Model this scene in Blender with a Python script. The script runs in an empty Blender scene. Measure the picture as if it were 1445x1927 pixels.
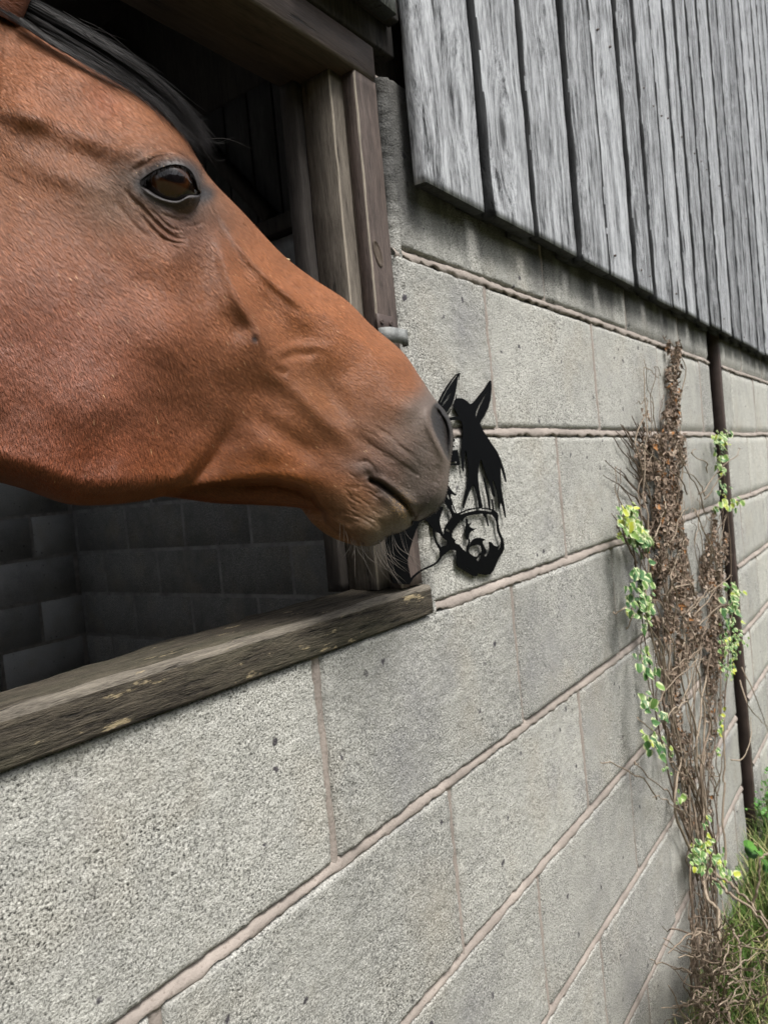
import bpy, bmesh, math, random
import numpy as np
from mathutils import Vector, Matrix
random.seed(7)
rng = np.random.default_rng(11)
S = bpy.context.scene
COL = S.collection

# ------------------------------------------------------------------ camera
# Solved from the 450 x 225 mm coursing of the block wall.  Wall face = plane y=0,
# x runs along the wall, z=0 is the bed joint nearest eye level.
CAM = np.array([-0.5564, -0.5051, -0.0643])
FW = np.array([0.80860156, 0.58730651, -0.03513664])
RT = np.array([0.58230545, -0.8073999, -0.09500399])
UP = np.array([0.08416578, -0.05636012, 0.9948566])
FPX, PW, PH = 1387.07, 1445.0, 1927.0
cd = bpy.data.cameras.new('camera'); co = bpy.data.objects.new('camera', cd); COL.objects.link(co)
co.matrix_world = Matrix(((RT[0], UP[0], -FW[0], CAM[0]), (RT[1], UP[1], -FW[1], CAM[1]), (RT[2], UP[2], -FW[2], CAM[2]), (0, 0, 0, 1)))
cd.sensor_fit = 'VERTICAL'; cd.sensor_height = 36.0; cd.lens = FPX / PH * 36.0
cd.clip_start = 0.02; cd.clip_end = 2000
cd.dof.use_dof = True; cd.dof.focus_distance = 0.66; cd.dof.aperture_fstop = 15.0
S.camera = co

# ------------------------------------------------------------------ daylight (bright overcast)
SUN_EL, SUN_AZ = math.radians(60), math.radians(187)     # azimuth from +y, clockwise: the light comes from in front of the wall
w = bpy.data.worlds.new('World'); S.world = w; w.use_nodes = True
wt = w.node_tree; wt.nodes.clear()
sky = wt.nodes.new('ShaderNodeTexSky'); sky.sky_type = 'NISHITA'; sky.sun_disc = False
sky.sun_elevation = SUN_EL; sky.sun_rotation = SUN_AZ; sky.air_density = 1.0; sky.dust_density = 4.0; sky.ozone_density = 1.0
hs = wt.nodes.new('ShaderNodeHueSaturation'); hs.inputs['Saturation'].default_value = 0.30
bg = wt.nodes.new('ShaderNodeBackground'); bg.inputs['Strength'].default_value = 0.108
wo = wt.nodes.new('ShaderNodeOutputWorld')
wt.links.new(sky.outputs[0], hs.inputs['Color']); wt.links.new(hs.outputs[0], bg.inputs['Color']); wt.links.new(bg.outputs[0], wo.inputs[0])
sl = bpy.data.lights.new('sun', 'SUN'); sl.energy = 2.2; sl.angle = math.radians(22); sl.color = (1.0, 0.965, 0.92)
so = bpy.data.objects.new('sun', sl); COL.objects.link(so)
sd = Vector((math.sin(SUN_AZ) * math.cos(SUN_EL), math.cos(SUN_AZ) * math.cos(SUN_EL), math.sin(SUN_EL)))
so.rotation_euler = (-sd).to_track_quat('-Z', 'Y').to_euler(); so.location = sd * 20
S.view_settings.view_transform = 'Standard'; S.view_settings.look = 'None'
S.view_settings.exposure = 1.05; S.view_settings.gamma = 1.0
S.cycles.max_bounces = 8; S.cycles.diffuse_bounces = 5

# ------------------------------------------------------------------ measuring: picture point -> place in the world
def ray(x, y): return FW + RT * (x - PW / 2) / FPX + UP * (PH / 2 - y) / FPX
def ony(x, y, c=0.0):
    d = ray(x, y); t = (c - CAM[1]) / d[1]; return CAM + t * d
def onx(x, y, c):
    d = ray(x, y); t = (c - CAM[0]) / d[0]; return CAM + t * d
def proj(P):
    d = P - CAM; z = d @ FW
    return PW / 2 + FPX * (d @ RT) / z, PH / 2 - FPX * (d @ UP) / z

# ------------------------------------------------------------------ numpy helpers
def _hash(ix, iy, iz, seed):
    h = (ix.astype(np.int64) * 374761393 + iy.astype(np.int64) * 668265263 + iz.astype(np.int64) * 2147483647 + seed * 974711) & 0xffffffff
    h = ((h ^ (h >> 13)) * 1274126177) & 0xffffffff
    h = (h ^ (h >> 16)) & 0xffffffff
    return h / 4294967295.0
def vnoise(x, y, z=None, seed=0):
    x = np.asarray(x, float); y = np.asarray(y, float)
    z = np.zeros_like(x) if z is None else np.asarray(z, float)
    ix, iy, iz = np.floor(x), np.floor(y), np.floor(z)
    fx, fy, fz = x - ix, y - iy, z - iz
    fx, fy, fz = [f * f * (3 - 2 * f) for f in (fx, fy, fz)]
    r = 0
    for a in (0, 1):
        for b in (0, 1):
            for c in (0, 1):
                r = r + _hash(ix + a, iy + b, iz + c, seed) * (fx if a else 1 - fx) * (fy if b else 1 - fy) * (fz if c else 1 - fz)
    return r * 2 - 1
def sstep(a, b, x):
    t = np.clip((x - a) / (b - a), 0, 1); return t * t * (3 - 2 * t)
def pl_dist(X, Y, pts):
    """distance to a polyline and the run 0..1 along it"""
    pts = np.asarray(pts, float); best = np.full(X.shape, 1e9); run = np.zeros(X.shape)
    seg = np.hypot(*(pts[1:] - pts[:-1]).T); cum = np.concatenate([[0], np.cumsum(seg)])
    for i in range(len(pts) - 1):
        ax, ay = pts[i]; dx, dy = pts[i + 1] - pts[i]; L2 = dx * dx + dy * dy + 1e-12
        t = np.clip(((X - ax) * dx + (Y - ay) * dy) / L2, 0, 1)
        d = np.hypot(X - ax - t * dx, Y - ay - t * dy); m = d < best
        best = np.where(m, d, best); run = np.where(m, (cum[i] + t * seg[i]) / cum[-1], run)
    return best, run
def inside(X, Y, poly):
    poly = np.asarray(poly, float); r = np.zeros(X.shape, bool); n = len(poly)
    for i in range(n):
        x0, y0 = poly[i]; x1, y1 = poly[(i + 1) % n]
        if y0 == y1: continue
        c = ((y0 > Y) != (y1 > Y)) & (X < (x1 - x0) * (Y - y0) / (y1 - y0) + x0)
        r ^= c
    return r
def sdist(X, Y, poly):
    """signed distance to a polygon, positive inside"""
    p = list(poly) + [poly[0]]
    d, _ = pl_dist(X, Y, p)
    return np.where(inside(X, Y, poly), d, -d)
def catmull(P, n, closed=False):
    P = np.asarray(P, float); m = len(P)
    if closed: Q = np.vstack([P[-1], P, P[0], P[1]]); segs = m
    else: Q = np.vstack([2 * P[0] - P[1], P, 2 * P[-1] - P[-2]]); segs = m - 1
    u = np.linspace(0, segs, n); i = np.minimum(u.astype(int), segs - 1); t = (u - i)[:, None]
    a, b, c, d = Q[i], Q[i + 1], Q[i + 2], Q[i + 3]
    return 0.5 * ((2 * b) + (-a + c) * t + (2 * a - 5 * b + 4 * c - d) * t ** 2 + (-a + 3 * b - 3 * c + d) * t ** 3)
def lin(c): 
    c = np.asarray(c, float) / 255.0
    return np.where(c <= 0.04045, c / 12.92, ((c + 0.055) / 1.055) ** 2.4)

# ------------------------------------------------------------------ mesh helpers
def mesh_np(name, V, F, mats, parent=None, smooth=False, fmat=None, attrs=None, uv=None):
    """V (n,3), F list of index tuples or (m,k) array -> one linked mesh object"""
    me = bpy.data.meshes.new(name)
    V = np.ascontiguousarray(V, np.float32)
    if isinstance(F, np.ndarray):
        m, k = F.shape; loops = F.ravel().astype(np.int32); starts = np.arange(m, dtype=np.int32) * k; tot = np.full(m, k, np.int32)
    else:
        tot = np.array([len(f) for f in F], np.int32); loops = np.array([i for f in F for i in f], np.int32)
        starts = np.concatenate([[0], np.cumsum(tot)[:-1]]).astype(np.int32); m = len(F)
    me.vertices.add(len(V)); me.vertices.foreach_set('co', V.ravel())
    me.loops.add(len(loops)); me.loops.foreach_set('vertex_index', loops)
    me.polygons.add(m); me.polygons.foreach_set('loop_start', starts); me.polygons.foreach_set('loop_total', tot)
    if smooth: me.polygons.foreach_set('use_smooth', np.ones(m, bool))
    for mt in (mats if isinstance(mats, (list, tuple)) else [mats]): me.materials.append(mt)
    if fmat is not None: me.polygons.foreach_set('material_index', np.asarray(fmat, np.int32))
    for an, (dom, typ, val) in (attrs or {}).items():
        a = me.attributes.new(an, typ, dom)
        val = np.asarray(val, np.float32)
        if typ == 'FLOAT_COLOR': a.data.foreach_set('color', np.concatenate([val, np.ones((len(val), 1), np.float32)], 1).ravel())
        elif typ == 'FLOAT': a.data.foreach_set('value', val)
        elif typ == 'FLOAT_VECTOR': a.data.foreach_set('vector', val.ravel())
    me.update(calc_edges=True); me.validate()
    o = bpy.data.objects.new(name, me); COL.objects.link(o)
    if parent: o.parent = parent
    return o
def tag(o, label=None, cat=None, group=None, kind=None):
    if label: o['label'] = label
    if cat: o['category'] = cat
    if group: o['group'] = group
    if kind: o['kind'] = kind
    return o
def thing(name, label, cat, loc=(0, 0, 0), group=None):
    o = bpy.data.objects.new(name, None); COL.objects.link(o); o.empty_display_size = 0.05
    o.location = loc
    return tag(o, label, cat, group)
def keep(o, parent):
    """parent a mesh that is already in world coordinates"""
    o.parent = parent; o.matrix_parent_inverse = Matrix.Translation(-Vector(parent.location)); return o
def grid_faces(nu, nv, off=0):
    i = np.arange(nu - 1)[:, None]; j = np.arange(nv - 1)[None, :]
    a = (i * nv + j).ravel() + off
    return np.stack([a, a + nv, a + nv + 1, a + 1], 1)
class MB:
    """collects pieces into one mesh"""
    def __init__(s): s.V = []; s.F = []; s.R = []; s.n = 0
    def add(s, V, F, r=None):
        V = np.asarray(V, float); s.V.append(V); F = [tuple(int(i) + s.n for i in f) for f in F]; s.F += F
        s.R.append(np.full(len(V), random.random() if r is None else r)); s.n += len(V)
    def box(s, x0, x1, y0, y1, z0, z1, bev=0.0015, wob=0.0, axis=2, n=14, r=None, seed=0):
        """a sawn timber: 8-sided (chamfered) section run along axis, cut into n lengths with a little wander"""
        lo = [x0, y0, z0]; hi = [x1, y1, z1]; A = axis; B, Cx = [k for k in (0, 1, 2) if k != A]
        b = bev; sec = [(lo[B] + b, lo[Cx]), (hi[B] - b, lo[Cx]), (hi[B], lo[Cx] + b), (hi[B], hi[Cx] - b), (hi[B] - b, hi[Cx]), (lo[B] + b, hi[Cx]), (lo[B], hi[Cx] - b), (lo[B], lo[Cx] + b)]
        if A == 1: sec = sec[::-1]
        ss = np.linspace(lo[A], hi[A], n + 1); V = np.zeros(((n + 1), 8, 3))
        for k, (p, q) in enumerate(sec): V[:, k, B] = p; V[:, k, Cx] = q
        V[:, :, A] = ss[:, None]
        if wob:
            kk = np.arange(8)[None, :] * 7.3
            sg = ss[:, None] * 6 + 0 * kk
            V[:, :, B] += wob * (vnoise(sg, kk * 0 + seed * 3.7, None, 3) + 0.6 * vnoise(sg * 7, kk + seed, None, 4))
            V[:, :, Cx] += wob * 0.7 * vnoise(sg * 5, kk + seed + 50, None, 5)
        F = []
        for i in range(n):
            for k in range(8):
                k2 = (k + 1) % 8; F.append((i * 8 + k, i * 8 + k2, (i + 1) * 8 + k2, (i + 1) * 8 + k))
        F.append(tuple(range(8))[::-1]); F.append(tuple(n * 8 + k for k in range(8)))
        s.add(V.reshape(-1, 3), F, r)
    def tube(s, pts, rad, sides=5, r=None, closed=True):
        pts = np.asarray(pts, float); n = len(pts); rad = np.broadcast_to(rad, (n,))
        t = np.gradient(pts, axis=0); t /= np.linalg.norm(t, axis=1)[:, None] + 1e-12
        ref = np.array([0.31, 0.2, 0.93]) if abs(t[0] @ np.array([0.31, 0.2, 0.93])) < 0.9 else np.array([1, 0, 0])
        u = np.cross(t, ref); u /= np.linalg.norm(u, axis=1)[:, None] + 1e-12; v = np.cross(t, u)
        a = np.arange(sides) * 2 * math.pi / sides
        V = pts[:, None] + rad[:, None, None] * (np.cos(a)[None, :, None] * u[:, None] + np.sin(a)[None, :, None] * v[:, None])
        F = [(i * sides + k, i * sides + (k + 1) % sides, (i + 1) * sides + (k + 1) % sides, (i + 1) * sides + k) for i in range(n - 1) for k in range(sides)]
        if closed: F.append(tuple(range(sides))[::-1]); F.append(tuple((n - 1) * sides + k for k in range(sides)))
        s.add(V.reshape(-1, 3), F, r)
    def build(s, name, mats, parent=None, smooth=False, fix=True):
        V = np.vstack(s.V)
        o = mesh_np(name, V, s.F, mats, None, smooth, attrs={'rnd': ('POINT', 'FLOAT', np.concatenate(s.R))})
        bm = bmesh.new(); bm.from_mesh(o.data)
        if fix: bmesh.ops.recalc_face_normals(bm, faces=bm.faces)
        bm.to_mesh(o.data); bm.free()
        if parent: keep(o, parent)
        return o

# ------------------------------------------------------------------ materials
class NT:
    def __init__(s, name):
        s.m = bpy.data.materials.new(name); s.m.use_nodes = True; s.t = s.m.node_tree; s.t.nodes.clear()
        s.out = s.n('ShaderNodeOutputMaterial'); s.b = s.n('ShaderNodeBsdfPrincipled'); s.l(s.b.outputs[0], s.out.inputs[0])
    def n(s, typ, **kw):
        x = s.t.nodes.new(typ)
        for k, v in kw.items(): setattr(x, k, v)
        return x
    def l(s, a, b): s.t.links.new(a, b)
    def val(s, sock, v):
        if hasattr(v, 'is_output') or isinstance(v, bpy.types.NodeSocket): s.l(v, sock)
        else: sock.default_value = v
    def coord(s, kind='Object'): return s.n('ShaderNodeTexCoord').outputs[kind]
    def attr(s, name, out='Fac'): return s.n('ShaderNodeAttribute', attribute_name=name).outputs[out]
    def mp(s, v, scale=(1, 1, 1), loc=(0, 0, 0), rot=(0, 0, 0)):
        x = s.n('ShaderNodeMapping'); s.val(x.inputs['Vector'], v); x.inputs['Scale'].default_value = scale; x.inputs['Location'].default_value = loc; x.inputs['Rotation'].default_value = rot
        return x.outputs[0]
    def noise(s, v, scale=5, detail=4, rough=0.55, dist=0.0, out=0):
        x = s.n('ShaderNodeTexNoise'); s.val(x.inputs['Vector'], v); x.inputs['Scale'].default_value = scale; x.inputs['Detail'].default_value = detail; x.inputs['Roughness'].default_value = rough; x.inputs['Distortion'].default_value = dist
        return x.outputs[out]
    def vor(s, v, scale=5, feature='F1', out='Distance', rnd=1.0):
        x = s.n('ShaderNodeTexVoronoi', feature=feature); s.val(x.inputs['Vector'], v); x.inputs['Scale'].default_value = scale; x.inputs['Randomness'].default_value = rnd
        return x.outputs[out]
    def math(s, op, a, b=0.0, c=None, clamp=False):
        x = s.n('ShaderNodeMath', operation=op, use_clamp=clamp); s.val(x.inputs[0], a); s.val(x.inputs[1], b)
        if c is not None: s.val(x.inputs[2], c)
        return x.outputs[0]
    def vmath(s, op, a, b):
        x = s.n('ShaderNodeVectorMath', operation=op); s.val(x.inputs[0], a); s.val(x.inputs[1], b); return x.outputs[0]
    def comb(s, x=0.0, y=0.0, z=0.0):
        c = s.n('ShaderNodeCombineXYZ'); s.val(c.inputs[0], x); s.val(c.inputs[1], y); s.val(c.inputs[2], z); return c.outputs[0]
    def sep(s, v):
        c = s.n('ShaderNodeSeparateXYZ'); s.val(c.inputs[0], v); return c.outputs
    def ramp(s, f, stops, interp='LINEAR'):
        x = s.n('ShaderNodeValToRGB'); s.val(x.inputs[0], f); cr = x.color_ramp; cr.interpolation = interp
        while len(cr.elements) < len(stops): cr.elements.new(0.5)
        for e, (p, c) in zip(cr.elements, stops):
            e.position = p; e.color = (c, c, c, 1) if not hasattr(c, '__len__') else (*c[:3], 1)
        return x.outputs[0]
    def rng(s, v, a, b, c=0.0, d=1.0):
        x = s.n('ShaderNodeMapRange'); s.val(x.inputs[0], v); x.inputs[1].default_value = a; x.inputs[2].default_value = b; x.inputs[3].default_value = c; x.inputs[4].default_value = d
        return x.outputs[0]
    def mix(s, f, a, b, mode='MIX'):
        x = s.n('ShaderNodeMix', data_type='RGBA', blend_type=mode); s.val(x.inputs[0], f)
        for sock, v in ((x.inputs[6], a), (x.inputs[7], b)):
            if hasattr(v, '__len__') and not isinstance(v, bpy.types.NodeSocket): sock.default_value = (*[float(k) for k in v][:3], 1)
            else: s.val(sock, v)
        return x.outputs[2]
    def bump(s, h, dist=0.002, strength=1.0, prev=None):
        x = s.n('ShaderNodeBump'); s.val(x.inputs['Height'], h); x.inputs['Distance'].default_value = dist; x.inputs['Strength'].default_value = strength
        if prev is not None: s.l(prev, x.inputs['Normal'])
        return x.outputs[0]
    def fin(s, col=None, rough=0.8, nor=None, spec=0.3, **kw):
        if col is not None:
            if hasattr(col, '__len__') and not isinstance(col, bpy.types.NodeSocket): s.b.inputs['Base Color'].default_value = (*[float(k) for k in col][:3], 1)
            else: s.l(col, s.b.inputs['Base Color'])
        s.val(s.b.inputs['Roughness'], rough); s.b.inputs['Specular IOR Level'].default_value = spec
        if nor is not None: s.l(nor, s.b.inputs['Normal'])
        for k, v in kw.items(): s.val(s.b.inputs[k.replace('_', ' ')], v)
        return s.m

def mat_block(name, lo, hi, pit=0.85, grain=430.0, bumpd=0.0019, stain_shade=True):
    q = NT(name); P = q.coord(); tint = q.attr('tint')
    big = q.noise(P, 3.0, 5, 0.6); mid = q.noise(P, 22, 4, 0.6); g = q.noise(P, grain, 4, 0.7); g2 = q.vor(P, grain * 0.8); fine = q.noise(P, grain * 2.4, 2, 0.6)
    st = q.noise(q.mp(P, (9, 9, 1.3)), 1.0, 4, 0.6)
    f = q.math('ADD', q.math('MULTIPLY', big, 0.34), q.math('MULTIPLY', mid, 0.34)); f = q.math('ADD', f, q.math('MULTIPLY', st, 0.18)); f = q.math('ADD', f, q.math('MULTIPLY', tint, 0.14))
    base = q.ramp(q.rng(f, 0.34, 0.66), [(0, lo), (1, hi)])
    warm = q.noise(q.mp(P, (1, 1, 1), (5, 2, 9)), 6.5, 3, 0.6)
    base = q.mix(q.rng(warm, 0.52, 0.75, 0, 0.40), base, (0.36, 0.315, 0.24))
    blot = q.noise(q.mp(P, (1, 1, 1), (1, 7, 3)), 3.6, 4, 0.6)
    base = q.mix(q.rng(blot, 0.54, 0.74, 0, 0.72), base, (0.19, 0.19, 0.205))
    # grains of aggregate: pale stones, dark gaps of open texture; the texture is more open in some places
    opn = q.rng(q.noise(q.mp(P, (1, 1, 1), (3, 1, 8)), 5.0, 3, 0.6), 0.38, 0.62, 0.45, 1.25)
    base = q.mix(q.math('MULTIPLY', q.rng(g, 0.51, 0.66, 0, 0.75), opn), base, (0.72, 0.71, 0.66))
    base = q.mix(q.math('MULTIPLY', q.math('MULTIPLY', q.rng(g, 0.475, 0.375, 0, 1), pit), opn, clamp=True), base, (0.035, 0.035, 0.033))
    base = q.mix(q.rng(fine, 0.40, 0.30, 0, 0.55), base, (0.06, 0.06, 0.055))
    spv = q.n('ShaderNodeTexVoronoi'); q.l(q.vmath('ADD', P, q.vmath('MULTIPLY', q.noise(P, 120, 3, 0.6, out=1), (0.012, 0.012, 0.012))), spv.inputs['Vector']); spv.inputs['Scale'].default_value = 34
    pick = q.sep(spv.outputs['Color'])[0]
    base = q.mix(q.math('MULTIPLY', q.rng(spv.outputs['Distance'], 0.16, 0.10, 0, 0.9), q.rng(pick, 0.74, 0.76)), base, (0.045, 0.04, 0.05))
    if stain_shade:      # drip stains and the boarding's shadow, painted together below the boards
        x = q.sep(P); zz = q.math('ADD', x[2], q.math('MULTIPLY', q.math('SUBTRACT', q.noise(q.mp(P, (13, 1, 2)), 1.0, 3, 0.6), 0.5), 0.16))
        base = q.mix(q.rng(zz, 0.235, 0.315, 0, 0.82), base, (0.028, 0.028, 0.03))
        rimz = q.math('ADD', x[0], q.math('MULTIPLY', q.math('SUBTRACT', q.noise(P, 40, 4, 0.7), 0.5), 0.05))
        base = q.mix(q.rng(rimz, 0.242, 0.222, 0, 0.75), base, q.mix(1.0, base, (0.35, 0.34, 0.33), 'MULTIPLY'))if False else base
    h = q.math('ADD', q.math('MULTIPLY', g, 0.9), q.math('MULTIPLY', g2, -0.35)); h = q.math('ADD', h, q.math('MULTIPLY', q.noise(P, 90, 3, 0.6), 0.5)); h = q.math('ADD', h, q.math('MULTIPLY', fine, 0.25))
    return q.fin(base, 0.93, q.bump(h, bumpd, 1.0), 0.2)
def mat_wood(name, dark, light, axis=2, scale=1.0, bumpd=0.0016, rough=0.85, knots=True, contrast=1.0, pale=None, spec=0.25, green=0.0, wav=0.016):
    q = NT(name); P = q.coord(); r = q.attr('rnd')
    off = q.comb(q.math('MULTIPLY', r, 31.7), q.math('MULTIPLY', r, 17.3), q.math('MULTIPLY', r, 7.9))
    P2 = q.vmath('ADD', P, off)
    def ax(cross, along):
        v = [cross] * 3; v[axis] = along; return tuple(k * scale for k in v)
    # slow wander of the grain, strong near knots
    wander = q.noise(q.mp(P2, ax(9, 2.2)), 1.0, 3, 0.55, out=1)
    kn = q.vor(q.mp(P2, ax(8.5, 3.1)), 1.0) if knots else None
    P3 = q.vmath('ADD', q.mp(P2, ax(1, 0.10)), q.vmath('MULTIPLY', wander, (wav, wav, wav)))
    if knots:
        pull = q.rng(kn, 0.0, 0.40, 0.034 * wav / 0.016, 0.0)
        P3 = q.vmath('ADD', P3, q.comb(pull, pull, 0.0) if axis == 2 else q.comb(0.0, pull, pull))
    g1 = q.noise(P3, 95, 4, 0.62); g2 = q.noise(P3, 330, 3, 0.6); g3 = q.noise(q.mp(P2, ax(22, 1.0)), 1.0, 5, 0.65)
    f = q.math('ADD', q.math('MULTIPLY', g1, 0.55), q.math('MULTIPLY', g2, 0.35)); g4 = q.noise(P3, 900, 2, 0.6); f = q.math('ADD', f, q.math('MULTIPLY', g3, 0.30)); f = q.math('ADD', f, q.math('MULTIPLY', q.math('SUBTRACT', g4, 0.5), 0.30)); f = q.math('ADD', f, 0.06)
    f = q.math('ADD', f, q.math('MULTIPLY', q.math('SUBTRACT', r, 0.5), 0.09))
    c = 0.20 / contrast
    col = q.ramp(q.rng(f, 0.66 - c, 0.66 + c), [(0, dark), (0.5, tuple(0.5 * (a + b) for a, b in zip(dark, light))), (1, light)])
    crack = q.rng(g1, 0.36, 0.29, 0, 1)
    col = q.mix(q.math('MULTIPLY', crack, 0.8), col, tuple(k * 0.25 for k in dark))
    if knots:
        core = q.rng(kn, 0.13, 0.05, 0, 0.85); col = q.mix(core, col, tuple(k * 0.35 for k in dark))
    if pale is not None:
        pn = q.noise(q.mp(P2, ax(26, 7)), 1.0, 5, 0.7); col = q.mix(q.rng(pn, 0.61, 0.66, 0, 0.85), col, pale)
    if green:
        gn = q.noise(q.mp(P2, ax(7, 2)), 1.0, 4, 0.6); col = q.mix(q.rng(gn, 0.5, 0.7, 0, green), col, (0.10, 0.115, 0.06))
    h = q.math('ADD', q.math('MULTIPLY', g1, 0.7), q.math('MULTIPLY', g2, 0.45)); h = q.math('ADD', h, q.math('MULTIPLY', crack, -0.6)); h = q.math('ADD', h, q.math('MULTIPLY', g4, 0.3))
    return q.fin(col, rough, q.bump(h, bumpd, 1.0), spec)
def mat_plain(name, col, rough=0.6, var=0.25, scale=30, bumpd=0.0005, spec=0.4, metal=0.0):
    q = NT(name); P = q.coord(); n = q.noise(P, scale, 4, 0.6)
    c = q.mix(q.rng(n, 0.3, 0.7), tuple(k * (1 - var) for k in col), tuple(min(1, k * (1 + var)) for k in col))
    return q.fin(c, rough, q.bump(q.noise(P, scale * 6, 3), bumpd), spec, Metallic=metal)

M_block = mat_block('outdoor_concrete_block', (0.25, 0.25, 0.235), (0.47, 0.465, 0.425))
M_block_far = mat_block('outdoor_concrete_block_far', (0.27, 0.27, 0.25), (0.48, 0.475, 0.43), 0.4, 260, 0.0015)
M_block_in = mat_block('pale_indoor_block', (0.40, 0.42, 0.43), (0.52, 0.54, 0.55), 0.25, 200, 0.0015, False)
M_block_dim = mat_block('dark_indoor_block', (0.13, 0.136, 0.136), (0.25, 0.256, 0.256), 0.15, 200, 0.0015, False)  # side wall blocks, darker than those of the back wall
q = NT('mortar'); P = q.coord(); n1 = q.noise(P, 9, 4, 0.6); n2 = q.noise(P, 260, 3, 0.6)
c = q.ramp(n1, [(0.3, (0.20, 0.175, 0.155)), (0.7, (0.36, 0.315, 0.28))]); c = q.mix(q.rng(n2, 0.42, 0.30, 0, 0.6), c, (0.16, 0.13, 0.11))
M_mortar = q.fin(c, 0.9, q.bump(q.math('ADD', n2, q.math('MULTIPLY', q.noise(P, 70, 3), 0.7)), 0.0012), 0.2)
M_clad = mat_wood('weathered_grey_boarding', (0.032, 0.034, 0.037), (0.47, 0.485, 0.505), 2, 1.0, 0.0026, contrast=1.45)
M_cladshade = mat_wood('weathered_grey_boarding_shaded', (0.010, 0.0105, 0.011), (0.055, 0.057, 0.06), 2, 1.0, 0.0015)  # dark copy of the boarding: shade of gaps and undersides painted in
M_frame = mat_wood('brown_stained_timber', (0.034, 0.026, 0.023), (0.155, 0.118, 0.102), 2, 1.2, 0.0014, 0.7, False, spec=0.3)
M_lintel = mat_wood('brown_stained_lintel', (0.030, 0.022, 0.019), (0.095, 0.070, 0.058), 0, 1.0, 0.0010, 0.62, False, spec=0.35)
M_post = mat_wood('bare_sawn_timber', (0.045, 0.037, 0.030), (0.19, 0.165, 0.135), 2, 1.3, 0.0010, 0.8, False)
M_sill = mat_wood('worn_sill_timber', (0.014, 0.0115, 0.009), (0.115, 0.097, 0.072), 0, 2.2, 0.0042, 0.85, True, 1.3, pale=(0.42, 0.34, 0.21), green=0.15, wav=0.006)
M_worn = mat_wood('worn_timber_edge', (0.15, 0.13, 0.105), (0.42, 0.37, 0.30), 2, 1.2, 0.0012, 0.8, False)
M_wornx = mat_wood('worn_timber_edge_long', (0.045, 0.039, 0.032), (0.22, 0.195, 0.158), 0, 1.6, 0.003, 0.85, False, 1.2, pale=(0.44, 0.35, 0.21), wav=0.006)
M_dark = mat_wood('dark_shed_timber', (0.015, 0.013, 0.012), (0.06, 0.052, 0.046), 2, 1.0, 0.001, 0.85, False)
M_indoor = mat_wood('indoor_grey_boards', (0.02, 0.0195, 0.018), (0.06, 0.058, 0.055), 2, 1.0, 0.001, 0.85, False)
M_steel = mat_plain('brown_painted_steel', (0.060, 0.042, 0.036), 0.6, 0.4, 14)
M_galv = mat_plain('galvanised_steel', (0.16, 0.165, 0.16), 0.65, 0.6, 60, 0.0008, 0.35, 0.3)
M_rust = mat_plain('rusty_screw', (0.07, 0.052, 0.045), 0.6, 0.5, 300, 0.0004, 0.4, 0.4)
M_black = mat_plain('black_powder_coat', (0.0012, 0.0014, 0.002), 0.6, 0.1, 200, 0.0001, 0.07)
# ================================================================== ground and the setting
def flat(name, x0, x1, y0, y1, z, mat, kind='structure'):
    V = [(x0, y0, z), (x1, y0, z), (x1, y1, z), (x0, y1, z)]
    o = mesh_np(name, V, [(0, 1, 2, 3)], mat); tag(o, kind=kind); return o
q = NT('ground_soil'); P = q.coord(); n1 = q.noise(P, 2.2, 5, 0.6); n2 = q.noise(P, 60, 4, 0.65)
M_ground = q.fin(q.mix(q.rng(n1, 0.4, 0.6), q.ramp(n2, [(0.3, (0.05, 0.07, 0.02)), (0.7, (0.12, 0.15, 0.05))]), q.ramp(n2, [(0.3, (0.09, 0.075, 0.055)), (0.7, (0.20, 0.17, 0.13))])), 0.95, q.bump(n2, 0.02), 0.1)
GZ = -1.40
flat('ground', -800, 800, -800, 800, GZ, M_ground)
M_floor = mat_plain('stable_floor_dirt', (0.10, 0.085, 0.065), 0.95, 0.4, 25, 0.004, 0.1)
flat('stable_floor', -2.9, 5.9, 0.11, 3.6, GZ + 0.004, M_floor)

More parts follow.
